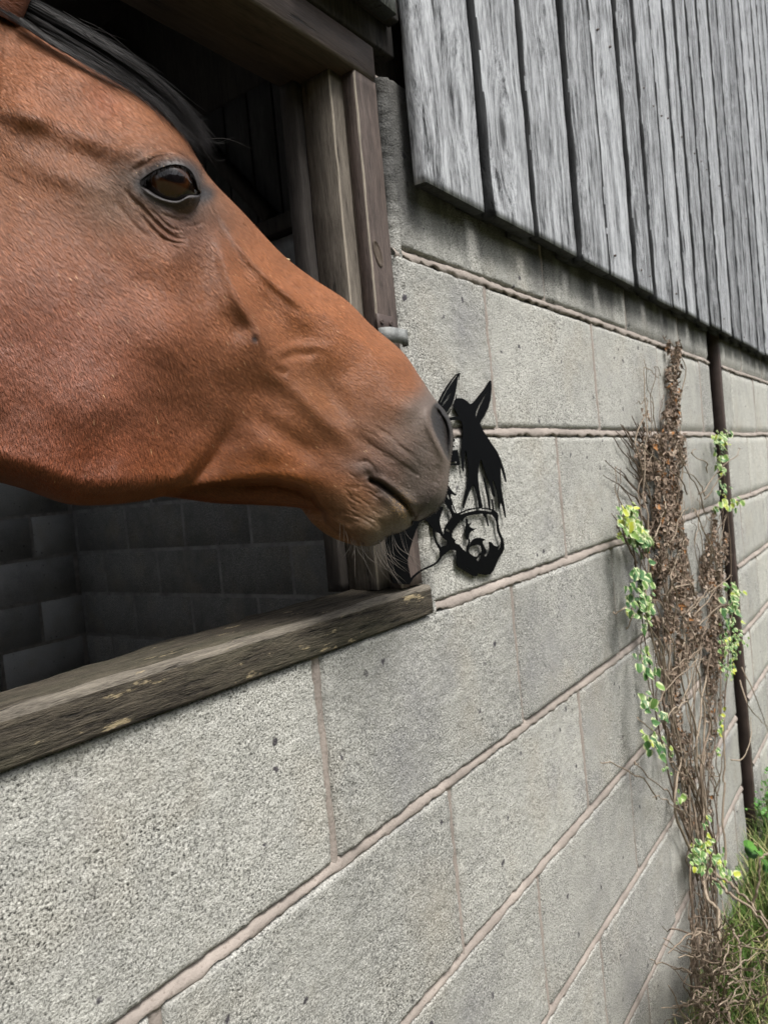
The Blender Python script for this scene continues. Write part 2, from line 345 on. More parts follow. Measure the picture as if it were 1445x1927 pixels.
# ================================================================== concrete block walls
def block_wall(root, x0, x1, rows, holes, mats, cell_of, ends=(), z_top=None):
    """front face of every block as its own rounded, slightly uneven panel; struck mortar behind"""
    V = []; F = []; T = []; off = 0; mo = MB()
    def clipspans(a, b, z0, z1):
        spans = [(a, b)]
        for hx0, hx1, hz0, hz1 in holes:
            if z1 <= hz0 + 0.02 or z0 >= hz1 - 0.02: continue
            ns = []
            for s0, s1 in spans:
                if s1 <= hx0 or s0 >= hx1: ns.append((s0, s1)); continue
                if s0 < hx0: ns.append((s0, hx0))
                if s1 > hx1: ns.append((hx1, s1))
            spans = ns
        return [(s0, s1) for s0, s1 in spans if s1 - s0 > 0.03]
    mj = 0.0048
    for i in rows:
        z0, z1 = i * 0.225, (i + 1) * 0.225
        base = 0.0 if i % 2 == 0 else 0.225
        js = [base + 0.45 * k for k in range(-12, 22)]
        for a, b in zip(js[:-1], js[1:]):
            a2, b2 = max(a, x0), min(b, x1)
            if b2 - a2 < 0.02: continue
            for s0, s1 in clipspans(a2, b2, z0, z1):
                l = s0 + (mj if abs(s0 - a) < 1e-6 else 0.0); r = s1 - (mj if abs(s1 - b) < 1e-6 else 0.0)
                lo, hi = z0 + mj, z1 - mj
                cell = cell_of(0.5 * (l + r), 0.5 * (lo + hi))
                nu = max(4, int((r - l) / cell)); nv = max(4, int((hi - lo) / cell))
                def spread(n): 
                    t = np.linspace(0, 1, n); return t + 0.0 * t
                U, W = np.meshgrid(np.linspace(l, r, nu), np.linspace(lo, hi, nv), indexing='ij')
                e = np.minimum(np.minimum(U - l, r - U), np.minimum(W - lo, hi - W))
                ch = 0.5 + 0.5 * vnoise(U * 60, W * 60, None, 21); ch2 = 0.5 + 0.5 * vnoise(U * 220, W * 220, None, 22)
                rr = 0.003 + 0.005 * ch ** 2
                Y = 0.008 * np.clip(1 - e / (rr + 1e-4), 0, 1) ** 2
                amp = 1.0 if cell < 0.008 else 0.4
                Y += amp * (0.0007 * vnoise(U * 150, W * 150, None, 23) + 0.0006 * vnoise(U * 330, W * 330, None, 24)) + 0.0012 * vnoise(U * 12, W * 12, None, 25)
                hb = _hash(np.array([round(a * 1000)]), np.array([i]), np.array([3]), 5)[0]
                Y += (hb - 0.5) * 0.003
                jit = 0.0012 * np.clip(1 - e / 0.006, 0, 1)
                Uj = U + jit * vnoise(U * 200, W * 200, None, 26); Wj = W + jit * vnoise(U * 200, W * 200, None, 27)
                V.append(np.stack([Uj, Y, Wj], -1).reshape(-1, 3)); F.append(grid_faces(nu, nv, off)[:, ::-1]); T.append(np.full(nu * nv, hb)); off += nu * nv
                # upright joint at the right end of the block
                if abs(s1 - b) < 1e-6 and b < x1 - 0.02:
                    n = max(4, int((hi - lo) / max(cell, 0.006)))
                    zz = np.linspace(z0, z1, n); prof = [(-0.0075, 0.0070), (-0.004, 0.0030), (0.0, 0.0022), (0.004, 0.0030), (0.0075, 0.0070)]
                    G = np.array([[(b + px + 0.0012 * vnoise(z * 40, b * 9, None, 31), py + 0.0009 * vnoise(z * 90, px * 400 + b, None, 32), z) for px, py in prof] for z in zz])
                    mo.add(G.reshape(-1, 3), grid_faces(n, 5))
        # bed joint under the course
        spans_ = clipspans(x0, x1, z0 - 0.01, z0 + 0.01) if abs(z0 + 0.225) > 0.01 or not holes else [(x0, OX0 - 0.13), (0.2165, x1)]
        for s0, s1 in spans_:
            cell = 0.006 if s0 < 0.9 else 0.02
            n = max(4, int((s1 - s0) / cell)); xx = np.linspace(s0, s1, n)
            prof = [(-0.0078, 0.0028), (-0.0062, 0.0002), (-0.0040, -0.0006), (-0.0008, 0.0000), (0.0026, 0.0016), (0.0050, 0.0038), (0.0074, 0.0078)]
            X, Kk = np.meshgrid(xx, np.arange(7), indexing='ij')
            pz = np.array([p[0] for p in prof])[None]; py = np.array([p[1] for p in prof])[None]
            lowj = np.array([1.6, 1.3, 0.6, 0.3, 0.4, 0.8, 0.5])[None] * 0.0014
            Z = z0 + pz + 1.5 * lowj * (vnoise(X * 55, Kk * 0.2 + i, None, 33) + 1.0 * vnoise(X * 190, Kk * 0.5 + i, None, 34)) + 0.0022 * vnoise(X * 5, i + 0 * X, None, 36)
            Y = py + 0.0008 * vnoise(X * 120, Kk * 1.3 + i, None, 35) + 0.0009 * vnoise(X * 14, i + 0 * X, None, 37)
            mo.add(np.stack([X, Y, Z], -1).reshape(-1, 3), grid_faces(n, 7)[:, ::-1])
    Vn = np.vstack(V)
    o = mesh_np('blockwork', Vn, np.vstack(F), mats, None, True, attrs={'tint': ('POINT', 'FLOAT', np.concatenate(T))})
    keep(o, root)
    m = mo.build('mortar', M_mortar, root, True, fix=False)
    return o, m
OX0, OX1 = -1.30, 0.214                 # stable window opening
wall = thing('block_wall', 'pale grey concrete block wall with pinkish mortar round the stable opening', 'wall', (0, 0, GZ))
def cell_near(x, z):
    if x < -0.6: return 0.05
    if x < 0.55: return 0.0034
    if x < 1.2: return 0.006
    return 0.012
block_wall(wall, -1.75, 1.93, range(-7, 2), [(OX0, OX1, -0.226, 0.60)], M_block, cell_near)  # left end stops short: gap added so daylight reaches the back wall
core = MB()
core.box(-1.75, 1.925, 0.010, 0.100, GZ, -0.232, 0.001); core.box(0.222, 1.925, 0.010, 0.100, -0.232, 0.444, 0.001); core.box(-1.75, OX0 - 0.01, 0.010, 0.100, -0.232, 0.444, 0.001)
o = core.build('wall_core', M_mortar, wall)
# rough broken edge of the blocks beside the frame
zz = np.linspace(-0.232, 0.438, 190); ee = MB()
for ya, yb, xa, sd_ in ((0.001, 0.014, 0.2165, 1), (0.012, 0.05, 0.2145, 2)):
    G = np.array([[(xa + 0.0016 * vnoise(z * 38, sd_, None, 41) + 0.0014 * vnoise(z * 210, sd_, None, 42) + dx, y + 0.0015 * vnoise(z * 120, y * 100, None, 43), z) for dx, y in ((0.010, ya - 0.0035), (0.004, ya), (0.0, 0.5 * (ya + yb)), (0.001, yb))] for z in zz])
    ee.add(G.reshape(-1, 3), grid_faces(len(zz), 4), 0.35)
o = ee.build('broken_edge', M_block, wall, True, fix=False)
a = o.data.attributes.new('tint', 'FLOAT', 'POINT'); a.data.foreach_set('value', np.full(len(o.data.vertices), 0.35, np.float32))

wall2 = thing('block_wall', 'far section of block wall beyond the brown steel post', 'wall', (2.15, 0, GZ))
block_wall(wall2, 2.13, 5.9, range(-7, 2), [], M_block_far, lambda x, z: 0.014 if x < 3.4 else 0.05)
core = MB(); core.box(2.135, 5.9, 0.010, 0.100, GZ, 0.444, 0.001); core.build('wall_core', M_mortar, wall2)

post = thing('steel_post', 'slim brown steel post in the dark gap between the two block walls', 'post', (2.1, 0.02, GZ))
mb = MB(); mb.box(2.100, 2.128, 0.004, 0.036, GZ, 0.46, 0.002, n=30); mb.build('flange', M_steel, post)
mb = MB(); mb.box(1.955, 2.098, 0.085, 0.097, GZ, 0.46, 0.001); mb.build('gap_shade_strip', mat_plain('gap_shade_black', (0.008, 0.007, 0.007), 0.9, 0.3, 30), post)  # black strip stands in for the shade in the gap

# ================================================================== grey board-on-board cladding
clad = thing('board_cladding', 'silver grey weathered vertical board cladding above the block wall', 'cladding', (0.25, 0, 0.31))
seams = [0.250, 0.407, 0.430, 0.566, 0.592, 0.762, 0.786, 0.925, 0.945, 1.095, 1.122, 1.235, 1.262, 1.40, 1.42, 1.535, 1.56, 1.665, 1.69, 1.82, 1.845, 1.97, 2.0, 2.15, 2.175, 2.31, 2.335, 2.48, 2.50, 2.64, 2.665, 2.80, 2.83, 2.97, 3.0, 3.14, 3.165, 3.30]
x = 3.33
while x < 5.9: seams += [x, x + 0.135]; x += 0.158
front = MB(); corner = MB(); back = MB()
for k in range(0, len(seams) - 1, 2):
    zb = 0.309 + random.uniform(-0.004, 0.004) + 0.004 * min(seams[k], 2)
    tgt = corner if k == 0 else front
    th = random.uniform(-0.002, 0.002)
    tgt.box(seams[k] + (0 if k == 0 else random.uniform(-0.003, 0.003)), seams[k + 1] + random.uniform(-0.003, 0.003), -0.0325 + th, -0.0135, zb, 2.3, 0.0020, 0.0016, 2, 170, seed=k)
for k in range(1, len(seams) - 2, 2):
    zb = 0.309 + random.uniform(-0.006, 0.006) + 0.004 * min(seams[k], 2)
    back.box(seams[k] - 0.035, seams[k + 1] + 0.035, -0.0130, -0.003, zb, 2.3, 0.001, 0.0008, 2, 40, seed=k)
nm = MB()
for k in range(0, len(seams) - 1, 2):
    if seams[k] > 3.2: break
    for zz_ in (0.352, 0.81):
        for u_ in (0.22, 0.78):
            if random.random() < 0.5: continue
            cx = seams[k] + u_ * (seams[k + 1] - seams[k]) + random.uniform(-.006, .006); cz = zz_ + random.uniform(-.012, .012)
            nm.add([(cx + 0.0020 * math.cos(a), -0.0352, cz + 0.0020 * math.sin(a)) for a in np.arange(10) * math.tau / 10] + [(cx + 0.0024 * math.cos(a), -0.0310, cz + 0.0024 * math.sin(a)) for a in np.arange(10) * math.tau / 10], [tuple(range(10))] + [(a, (a + 1) % 10, 10 + (a + 1) % 10, 10 + a) for a in range(10)])
nm.build('nail_heads', M_rust, clad); clad.children[-1]['kind'] = 'stuff'
cbo = corner.build('corner_board', [M_clad, M_cladshade], clad); nv_ = np.zeros(len(cbo.data.polygons) * 3); cbo.data.polygons.foreach_get('normal', nv_); cbo.data.polygons.foreach_set('material_index', (nv_.reshape(-1, 3)[:, 2] < -0.55).astype(np.int32)); fbo = front.build('face_boards', [M_clad, M_cladshade], clad)
nv_ = np.zeros(len(fbo.data.polygons) * 3); fbo.data.polygons.foreach_get('normal', nv_); fbo.data.polygons.foreach_set('material_index', ((np.abs(nv_.reshape(-1, 3)[:, 0]) > 0.55) | (nv_.reshape(-1, 3)[:, 2] < -0.55)).astype(np.int32)); back.build('backing_boards', M_cladshade, clad)

over = thing('board_cladding', 'cladding over the stable opening, its dark underside at the top left edge', 'cladding', (-0.5, -0.05, 0.50))
fb = MB(); xs = 0.055 - 0.155 * np.arange(11)[::-1]
for k, x in enumerate(xs): fb.box(x, min(x + 0.15, 0.205), -0.041, -0.022, 0.487 + random.uniform(-.002, .002), 2.3, 0.002, 0.001, 2, 40, seed=k + 90)
fbo = fb.build('face_boards', [M_clad, M_cladshade], over); nv_ = np.zeros(len(fbo.data.polygons) * 3); fbo.data.polygons.foreach_get('normal', nv_); fbo.data.polygons.foreach_set('material_index', (nv_.reshape(-1, 3)[:, 2] < -0.55).astype(np.int32))
sb = MB(); sb.box(-1.6, 0.236, -0.0212, -0.004, 0.500, 0.620, 0.002, 0.001, 0, 20); sb.build('fascia', M_dark, over)
sb = MB(); sb.box(-1.6, 0.247, -0.003, 0.020, 0.468, 0.640, 0.002, 0.001, 0, 20); sb.build('backing_board', M_dark, over)
sb = MB(); sb.box(-1.6, 5.9, 0.022, 0.034, 0.455, 2.3, 0.002, n=2); sb.build('lining_board', M_dark, over)

# ================================================================== timber frame of the stable opening
frame = thing('window_frame', 'dark brown timber frame of the stable opening with a worn grey sill', 'window frame', (-0.5, 0.03, -0.23))
def worn(o):
    n_ = len(o.data.polygons); o.data.polygons.foreach_set('material_index', ((np.arange(n_) % 8 % 2 == 1) & (np.arange(n_) < n_ - 2)).astype(np.int32)); return o
M_wornl = mat_wood('worn_lintel_edge', (0.05, 0.042, 0.036), (0.17, 0.14, 0.12), 0, 1.0, 0.001, 0.8, False)
# sill: cross-section run along x with a worn nosing and a ragged back edge
xx = np.linspace(-1.42, 0.2145, 520)
sec = [(-0.0055, -0.2285), (-0.0065, -0.226), (-0.0065, -0.215), (-0.0065, -0.204), (-0.0063, -0.1965), (-0.0035, -0.1920), (0.0035, -0.1906), (0.011, -0.1896), (0.022, -0.1885), (0.034, -0.1878), (0.046, -0.1872), (0.056, -0.1868), (0.063, -0.1870), (0.066, -0.193), (0.066, -0.2285)]
ns = len(sec); X, K = np.meshgrid(xx, np.arange(ns), indexing='ij')
Y = np.array([p[0] for p in sec])[None] + 0 * X; Z = np.array([p[1] for p in sec])[None] + 0 * X
wear = np.array([0, .2, .3, .4, .8, 1.2, 1.2, 1, .8, .7, .8, 1.2, 1.5, 1, 0])[None]
Z = Z + wear * (0.0013 * vnoise(X * 9, K * 0.6, None, 51) + 0.0009 * vnoise(X * 40, K * 1.7, None, 52))
bk = np.array([0, 0, 0, .1, .2, .3, .4, .2, .2, .3, .5, 1, 1.5, 1.5, 1.0])[None]
Y = Y + bk * (0.0030 * vnoise(X * 11, K * 0.0 + 3, None, 53) + 0.0018 * vnoise(X * 45, K * 0.0 + 8, None, 54)) + 0.0006 * vnoise(X * 60, K * 2.2, None, 55)
bend = np.clip((-xx - 0.12) / 0.2, 0, 1)[:, None]; Y[:, 9:] -= 0.034 * bend * ((np.arange(9, ns) - 8.0) / 6.0)[None]
V = np.stack([X, Y, Z], -1).reshape(-1, 3); n = len(xx); F = [tuple(f) for f in grid_faces(n, ns)]
F += [((i + 1) * ns, i * ns, i * ns + ns - 1, (i + 1) * ns + ns - 1) for i in range(n - 1)]
F.append(tuple(range(ns))); F.append(tuple((n - 1) * ns + k for k in range(ns))[::-1])
mb = MB(); mb.add(V, F, 0.4); sill = mb.build('sill', [M_sill, M_wornx], frame, False)
fi = np.zeros(len(sill.data.polygons), np.int32); fi[:(n - 1) * (ns - 1)] = np.tile((np.isin(np.arange(ns - 1), [4, 5])).astype(np.int32), n - 1); sill.data.polygons.foreach_set('material_index', fi)
mb = MB(); mb.box(0.163, 0.2075, 0.0, 0.0195, -0.1885, 0.4235, 0.0020, 0.0007, 2, 60, 0.2); worn(mb.build('stop_board', [M_frame, M_worn], frame))
mb = MB(); mb.box(0.141, 0.2085, 0.020, 0.0645, -0.187, 0.4235, 0.0017, 0.0006, 2, 60, 0.55); worn(mb.build('post', [M_post, M_worn], frame))
mb = MB(); mb.box(0.128, 0.2085, 0.0652, 0.088, -0.187, 0.4235, 0.002, 0.0016, 2, 60, 0.8); mb.build('lining', M_dark, frame)
mb = MB(); mb.box(-1.42, 0.2015, -0.003, 0.091, 0.424, 0.4665, 0.0035, 0.0008, 0, 40, 0.3); worn(mb.build('lintel', [M_lintel, M_wornl], frame))
mb = MB(); mb.box(-1.30, -1.235, 0.0, 0.0645, -0.188, 0.4235, 0.003, 0.0006, 2, 20, 0.7); mb.build('post', M_post, frame)
# knot in the stop board: a raised dark oval
K0 = ony(711, 477, -0.0006); ax1 = np.array([0.33, 0, -0.94]); ax2 = np.array([0.94, 0, 0.33])
V = []; F = []
for j, (rr, hh) in enumerate(((1.0, 0.0), (0.86, -0.0012), (0.80, -0.0003), (0.4, -0.0006))):
    for k in range(28):
        a_ = k * 2 * math.pi / 28; V.append(K0 + ax1 * 0.0165 * rr * math.cos(a_) + ax2 * 0.0072 * rr * math.sin(a_) + np.array([0, hh, 0]))
F = [(j * 28 + k, j * 28 + (k + 1) % 28, (j + 1) * 28 + (k + 1) % 28, (j + 1) * 28 + k) for j in range(3) for k in range(28)] + [tuple(84 + k for k in range(28))]
mb = MB(); mb.add(V, F, 0.9); kn = mb.build('knot', mat_wood('knot_wood', (0.02, 0.015, 0.012), (0.11, 0.085, 0.065), 2, 2.0, 0.001, 0.7, False), frame, True)
# bolt keep: screwed plate with a bent strap below it
kp = MB(); kp.box(0.1595, 0.1935, -0.0022, -0.0003, 0.116, 0.139, 0.0008, 0, 0, 4); keepo = kp.build('bolt_keep', M_steel, frame, False); kp = MB()
prof = [(0.1595, -0.001), (0.160, -0.006), (0.1635, -0.011), (0.168, -0.0135), (0.174, -0.0145), (0.186, -0.0150), (0.198, -0.0150), (0.2045, -0.0135), (0.2075, -0.009), (0.2085, -0.003)]
prof = catmull(prof, 30); t_ = 0.0017
nrm = np.gradient(prof, axis=0); nrm = np.stack([-nrm[:, 1], nrm[:, 0]], 1); nrm /= np.linalg.norm(nrm, axis=1)[:, None]
ring = []
for (px, py), (nx, ny) in zip(prof, nrm):
    zt = 0.1215; zb = 0.1035
    ring.append([(px, py, zt), (px, py, zb), (px + nx * t_, py + ny * t_, zb), (px + nx * t_, py + ny * t_, zt)])
ring = np.array(ring); n = len(ring)
F = [(i * 4 + k, i * 4 + (k + 1) % 4, (i + 1) * 4 + (k + 1) % 4, (i + 1) * 4 + k) for i in range(n - 1) for k in range(4)] + [(0, 1, 2, 3), tuple((n - 1) * 4 + k for k in (3, 2, 1, 0))]
kp.add(ring.reshape(-1, 3), F, 0.5); strap_ = kp.build('strap', M_galv, None, False); strap_.parent = keepo; strap_.matrix_parent_inverse = keepo.matrix_parent_inverse.inverted() if False else Matrix.Identity(4)

for sx in (0.1675, 0.1860):
    mb = MB(); V = []; 
    for j, (rr, yy) in enumerate(((0.0033, -0.0022), (0.0033, -0.0034), (0.0022, -0.0042), (0.0010, -0.0036))):
        for k in range(14): V.append((sx + rr * math.cos(k * math.tau / 14), yy, 0.1295 + rr * math.sin(k * math.tau / 14)))
    F = [(j * 14 + k, j * 14 + (k + 1) % 14, (j + 1) * 14 + (k + 1) % 14, (j + 1) * 14 + k) for j in range(3) for k in range(14)] + [tuple(42 + k for k in range(14))]
    mb.add(V, F); s_ = mb.build('screw', M_rust, None, True); s_.parent = keepo

# ================================================================== inside of the stable
XC, YC = 1.72, 3.25
def plain_blocks(root, axis, c, a0, a1, z0, z1, mat, zoff, ja):
    """inside wall: blocks as shallow chamfered panels on a wall plane"""
    mb = MB(); rows = int((z1 - z0) / 0.225) + 1
    V = []; F = []; T = []; off = 0
    for i in range(rows):
        za = z0 + zoff + 0.225 * (i - 1); zb_ = za + 0.225
        for k in range(-2, int((a1 - a0) / 0.45) + 2):
            p = ja + (0.225 if i % 2 else 0) + 0.45 * k; p0, p1 = max(p + 0.005, a0), min(p + 0.445, a1); q0, q1 = max(za + 0.005, z0), min(zb_ - 0.005, z1)
            if p1 - p0 < 0.03 or q1 - q0 < 0.03: continue
            e = 0.005
            pts = [(p0, q0, .008), (p1, q0, .008), (p1, q1, .008), (p0, q1, .008), (p0 + e, q0 + e, 0), (p1 - e, q0 + e, 0), (p1 - e, q1 - e, 0), (p0 + e, q1 - e, 0)]
            for u, v, d in pts: V.append((u, c + d, v) if axis == 'y' else (c + d, u, v))
            fs = [(4, 5, 6, 7), (0, 1, 5, 4), (1, 2, 6, 5), (2, 3, 7, 6), (3, 0, 4, 7)]
            F += [tuple(off + j for j in f) for f in fs]; T += [0.5 + 0.3 * (random.random() - 0.5)] * 8; off += 8
    o = mesh_np('blockwork', np.array(V), F, mat, None, False, attrs={'tint': ('POINT', 'FLOAT', T)}); keep(o, root)
    mo = MB()
    if axis == 'y': mo.box(a0, a1, c + 0.0022, c + 0.1, z0, z1, 0.001, n=2)
    else: mo.box(c + 0.0022, c + 0.1, a0, a1, z0, z1, 0.001, n=2)
    mo.build('mortar', M_mortar_in if axis == 'y' else M_mortar_dim, root)
M_mortar_dim = mat_plain('dark_indoor_mortar', (0.31, 0.31, 0.31), 0.9, 0.3, 20, 0.001, 0.2)
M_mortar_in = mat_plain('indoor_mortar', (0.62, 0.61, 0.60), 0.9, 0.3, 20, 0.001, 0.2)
ib = thing('stable_wall', 'dim block wall at the back of the stable, left of the inner corner', 'wall', (0, YC, GZ))
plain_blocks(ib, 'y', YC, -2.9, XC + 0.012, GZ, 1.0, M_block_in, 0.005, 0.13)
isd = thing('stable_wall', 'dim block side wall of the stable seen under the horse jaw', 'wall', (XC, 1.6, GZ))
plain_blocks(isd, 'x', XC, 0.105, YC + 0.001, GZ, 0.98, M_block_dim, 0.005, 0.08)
bd = thing('board_partition', 'dim vertical boards above the stable side wall, seen behind the horse nose', 'boards', (XC, 1.5, 1.0))
mb = MB()
for k in range(22): mb.box(XC + 0.02, XC + 0.04, 0.11 + k * 0.142, 0.11 + k * 0.142 + 0.132, 1.0, 1.62, 0.002, 0.001, 2, 8, seed=k)
mb.build('boards', M_indoor, bd)
mb = MB(); mb.box(XC - 0.05, XC + 0.018, 0.11, YC - 0.01, 0.985, 1.05, 0.003, 0.002, 1, 12); mb.build('rail', M_dark, bd)
mb = MB(); mb.box(XC + 0.02, XC + 0.06, 0.11, YC - 0.01, 1.625, 2.29, 0.003, 0.0, 1, 4); mb.build('upper_shade_panel', M_dark, bd)  # roof shade put in as a dark panel above the boards
br = MB(); br.tube([(XC - 0.03, 1.55, 1.06), (XC - 0.03, 2.5, 2.2)], 0.035, 4); br.build('brace', M_dark, bd)
sh = thing('stable_shell', 'dark timber roof and outer walls round the stable behind the opening, with a light gap added in the roof', 'stable', (0, 1.8, GZ))
mb = MB(); mb.box(-2.98, 5.98, -0.001, 1.65, 2.305, 2.36, 0.002, n=2); mb.box(-2.98, -2.4, 1.651, 3.5, 2.305, 2.36, 0.002, n=2); mb.box(-0.15, 5.98, 1.651, 3.5, 2.305, 2.36, 0.002, n=2); mb.box(-2.399, -0.151, 2.901, 3.5, 2.305, 2.36, 0.002, n=2); mb.build('roof', M_dark, sh)  # gap left between the roof pieces, added to light the inside
mb = MB(); mb.box(-2.98, -2.905, 0.012, 3.5, GZ, 2.3, 0.002, n=2); mb.build('end_wall', M_dark, sh)
mb = MB(); mb.box(5.905, 5.98, 0.012, 3.5, GZ, 2.3, 0.002, n=2); mb.build('end_wall', M_dark, sh)
mb = MB(); mb.box(-2.9, 5.9, 3.36, 3.45, GZ, 2.3, 0.002, n=2); mb.build('back_wall', M_dark, sh)

xs_ = np.linspace(-40, 40, 200); prof = [(-5.2, GZ - 0.05), (-5.5, 0.3), (-5.9, 1.5), (-6.8, 2.3), (-8.0, 2.5), (-10.0, 2.0), (-12, GZ - 0.05)]  # added out of view: darkens the eye's reflection and cuts low sky
V = np.array([[(x + 0.5 * vnoise(np.array(x * 1.7), np.array(k * 1.3), None, 7), y + 0.5 * float(vnoise(np.array(x * 1.1), np.array(k * 2.1), None, 8)), z + (0.6 * float(vnoise(np.array(x * 0.9), np.array(k * 0.9), None, 9)) if 0 < k < 6 else 0)) for k, (y, z) in enumerate(prof)] for x in xs_], float).reshape(-1, 3)
hd = mesh_np('added_hedge', V, grid_faces(200, 7), mat_plain('hedge_green', (0.035, 0.055, 0.02), 0.9, 0.6, 5, 0.1, 0.1), None, True); tag(hd, 'dark greenery added out of view opposite the stable, blocks low sky', kind='stuff')
# ================================================================== the horse
# Head modelled as two halves about its own middle plane (heading -24 degrees, muzzle swung away from us).
HD = math.radians(-24.0)
HA = np.array([math.cos(HD), math.sin(HD), 0.0]); HN = np.array([math.sin(HD), -math.cos(HD), 0.0]); HZ = np.array([0, 0, 1.0])
EYE = CAM + 0.555 * ray(318, 350); HM = EYE - 0.100 * HN           # a point of the middle plane
C0 = (CAM - HM) @ HN
def to_plane(x, y):
    d = ray(x, y); t = -C0 / (d @ HN); Q = CAM + t * d - HM; return np.array([Q @ HA, Q[2]])
def at(x, y, h=0.0):
    """the place seen at picture point x,y that lies h metres to our side of the middle plane"""
    d = ray(x, y); return CAM + d * ((h - C0) / (d @ HN))
pairs = [((-75, -78), (-140, 885)), ((-20, -20), (-60, 893)), ((40, 22), (0, 902)), ((110, 66), (63, 919)), ((188, 114), (111, 938)), ((252, 158), (150, 949)), ((306, 206), (213, 949)), ((345, 252), (271, 942)),
         ((372, 298), (310, 934)), ((400, 340), (339, 937)), ((458, 400), (412, 947)), ((532, 479), (484, 950)), ((591, 525), (562, 955)), ((653, 566), (600, 964)), ((699, 612), (613, 985)), ((757, 662), (641, 1010)),
         ((790, 709), (663, 1022)), ((819, 752), (688, 1028)), ((838, 774), (711, 1024)), ((850, 800), (732, 1008)), ((853, 830), (755, 1001)), ((849, 862), (771, 991)), ((845, 892), (777, 980)), ((842, 920), (787, 980)), ((835, 943), (800, 975)), ((821, 962), (820, 963))]
tp = np.array([to_plane(*a) for a, b in pairs]); bp = np.array([to_plane(*b) for a, b in pairs])
pl = tp[0]
hid_t = np.array([[-1.95, -0.30], [-1.93, -0.18], [-1.80, -0.06], [-1.55, 0.00], [-1.20, 0.03], [-0.95, 0.09], [-0.70, 0.20], [-0.48, 0.325]]) 
hid_b = np.array([[-1.95, -0.302], [-1.93, -0.42], [-1.80, -0.60], [-1.50, -0.70], [-1.15, -0.72], [-0.85, -0.66], [-0.62, -0.44], [-0.44, -0.22]])
tp = np.vstack([hid_t, tp]); bp = np.vstack([hid_b, bp])
H0 = len(hid_t)
knots = np.arange(len(tp))
dens = np.concatenate([np.full(H0, 14.0), np.full(len(pairs) - 1, 30.0)])[:len(tp) - 1]
dens[H0:] = np.maximum(10, np.array([max(np.hypot(*(np.array(pairs[i + 1][0]) - pairs[i][0])), np.hypot(*(np.array(pairs[i + 1][1]) - pairs[i][1]))) for i in range(len(pairs) - 1)]) / 1.7)
u = np.concatenate([np.linspace(i, i + 1, int(dens[i]), endpoint=False) for i in range(len(tp) - 1)] + [[len(tp) - 1.0]])
def cr(P, u):
    P = np.asarray(P); Q = np.vstack([2 * P[0] - P[1], P, 2 * P[-1] - P[-2]]); i = np.minimum(u.astype(int), len(P) - 2); t = (u - i)[:, None]
    a, b, c, d = Q[i], Q[i + 1], Q[i + 2], Q[i + 3]
    return 0.5 * ((2 * b) + (-a + c) * t + (2 * a - 5 * b + 4 * c - d) * t ** 2 + (-a + 3 * b - 3 * c + d) * t ** 3)
T_ = cr(tp, u); B_ = cr(bp, u)
NT_ = 420
tt = 0.5 * (1 - np.cos(np.linspace(0, 1, NT_) * math.pi)); tt = 0.75 * tt + 0.25 * np.linspace(0, 1, NT_)
G = T_[:, None, :] * (1 - tt)[None, :, None] + B_[:, None, :] * tt[None, :, None]       # (ns, nt, 2) in the plane
NS = len(u)
Q3 = HM + G[..., :1] * HA + G[..., 1:] * HZ
px, py = proj(Q3)
# smooth distance to the outline
outl = np.vstack([T_[::3], B_[::-3]]); seg = np.hypot(*(np.roll(outl, -1, 0) - outl).T)
acc = np.zeros(G.shape[:2])
for (ox, oz), sg in zip(outl, seg):
    d2 = (G[..., 0] - ox) ** 2 + (G[..., 1] - oz) ** 2 + 1e-9; acc += sg / (d2 * d2)
dist = (acc * 2 / math.pi) ** (-1 / 3.0)
# half width of the head (metres), from soundings in the picture
snd = np.array([(320, 345, .098), (330, 290, .096), (250, 250, .090), (150, 200, .080), (60, 230, .092), (60, 500, .090), (150, 750, .088), (60, 850, .080), (200, 900, .074), (300, 600, .092), (300, 480, .094), (420, 560, .086), (400, 430, .080), (440, 470, .072), (480, 645, .078),
                (540, 560, .062), (600, 640, .055), (620, 720, .051), (500, 800, .058), (560, 740, .056), (420, 870, .050), (470, 860, .052), (350, 905, .046), (400, 885, .043), (500, 930, .040), (560, 945, .036), (600, 880, .048), (650, 900, .050), (700, 960, .044), (740, 860, .055), (780, 800, .056), (690, 1000, .036), (760, 960, .040),
                (800, 930, .046), (832, 810, .052), (750, 700, .050), (680, 640, .047), (700, 760, .053), (500, 450, .060), (640, 1000, .034), (-120, 300, .085), (-120, 700, .095), (-120, 0, .06), (0, 50, .05)])
sq = np.array([to_plane(a, b) for a, b, c in snd]); sv = snd[:, 2]
hid = np.array([(-.5, .25, .07), (-.55, -.1, .10), (-.8, .0, .13), (-.8, -.4, .17), (-1.1, -.3, .24), (-1.5, -.35, .27), (-1.8, -.3, .24), (-1.1, 0, .16), (-1.5, 0, .17)])
sq = np.vstack([sq, hid[:, :2]]); sv = np.concatenate([sv, hid[:, 2]])
num = np.zeros(G.shape[:2]); den = np.zeros(G.shape[:2])
for (a, b), v in zip(sq, sv):
    wgt = 1.0 / ((G[..., 0] - a) ** 2 + (G[..., 1] - b) ** 2 + 0.0006) ** 1.6; num += wgt * v; den += wgt
Hw = num / den
rnd_ = np.clip(Hw * 0.80, 0.012, 0.07)
rnd_ = rnd_ + (0.024 - rnd_) * sstep(620, 800, py) * sstep(470, 380, px) * (rnd_ > 0.024) * (px > -700)
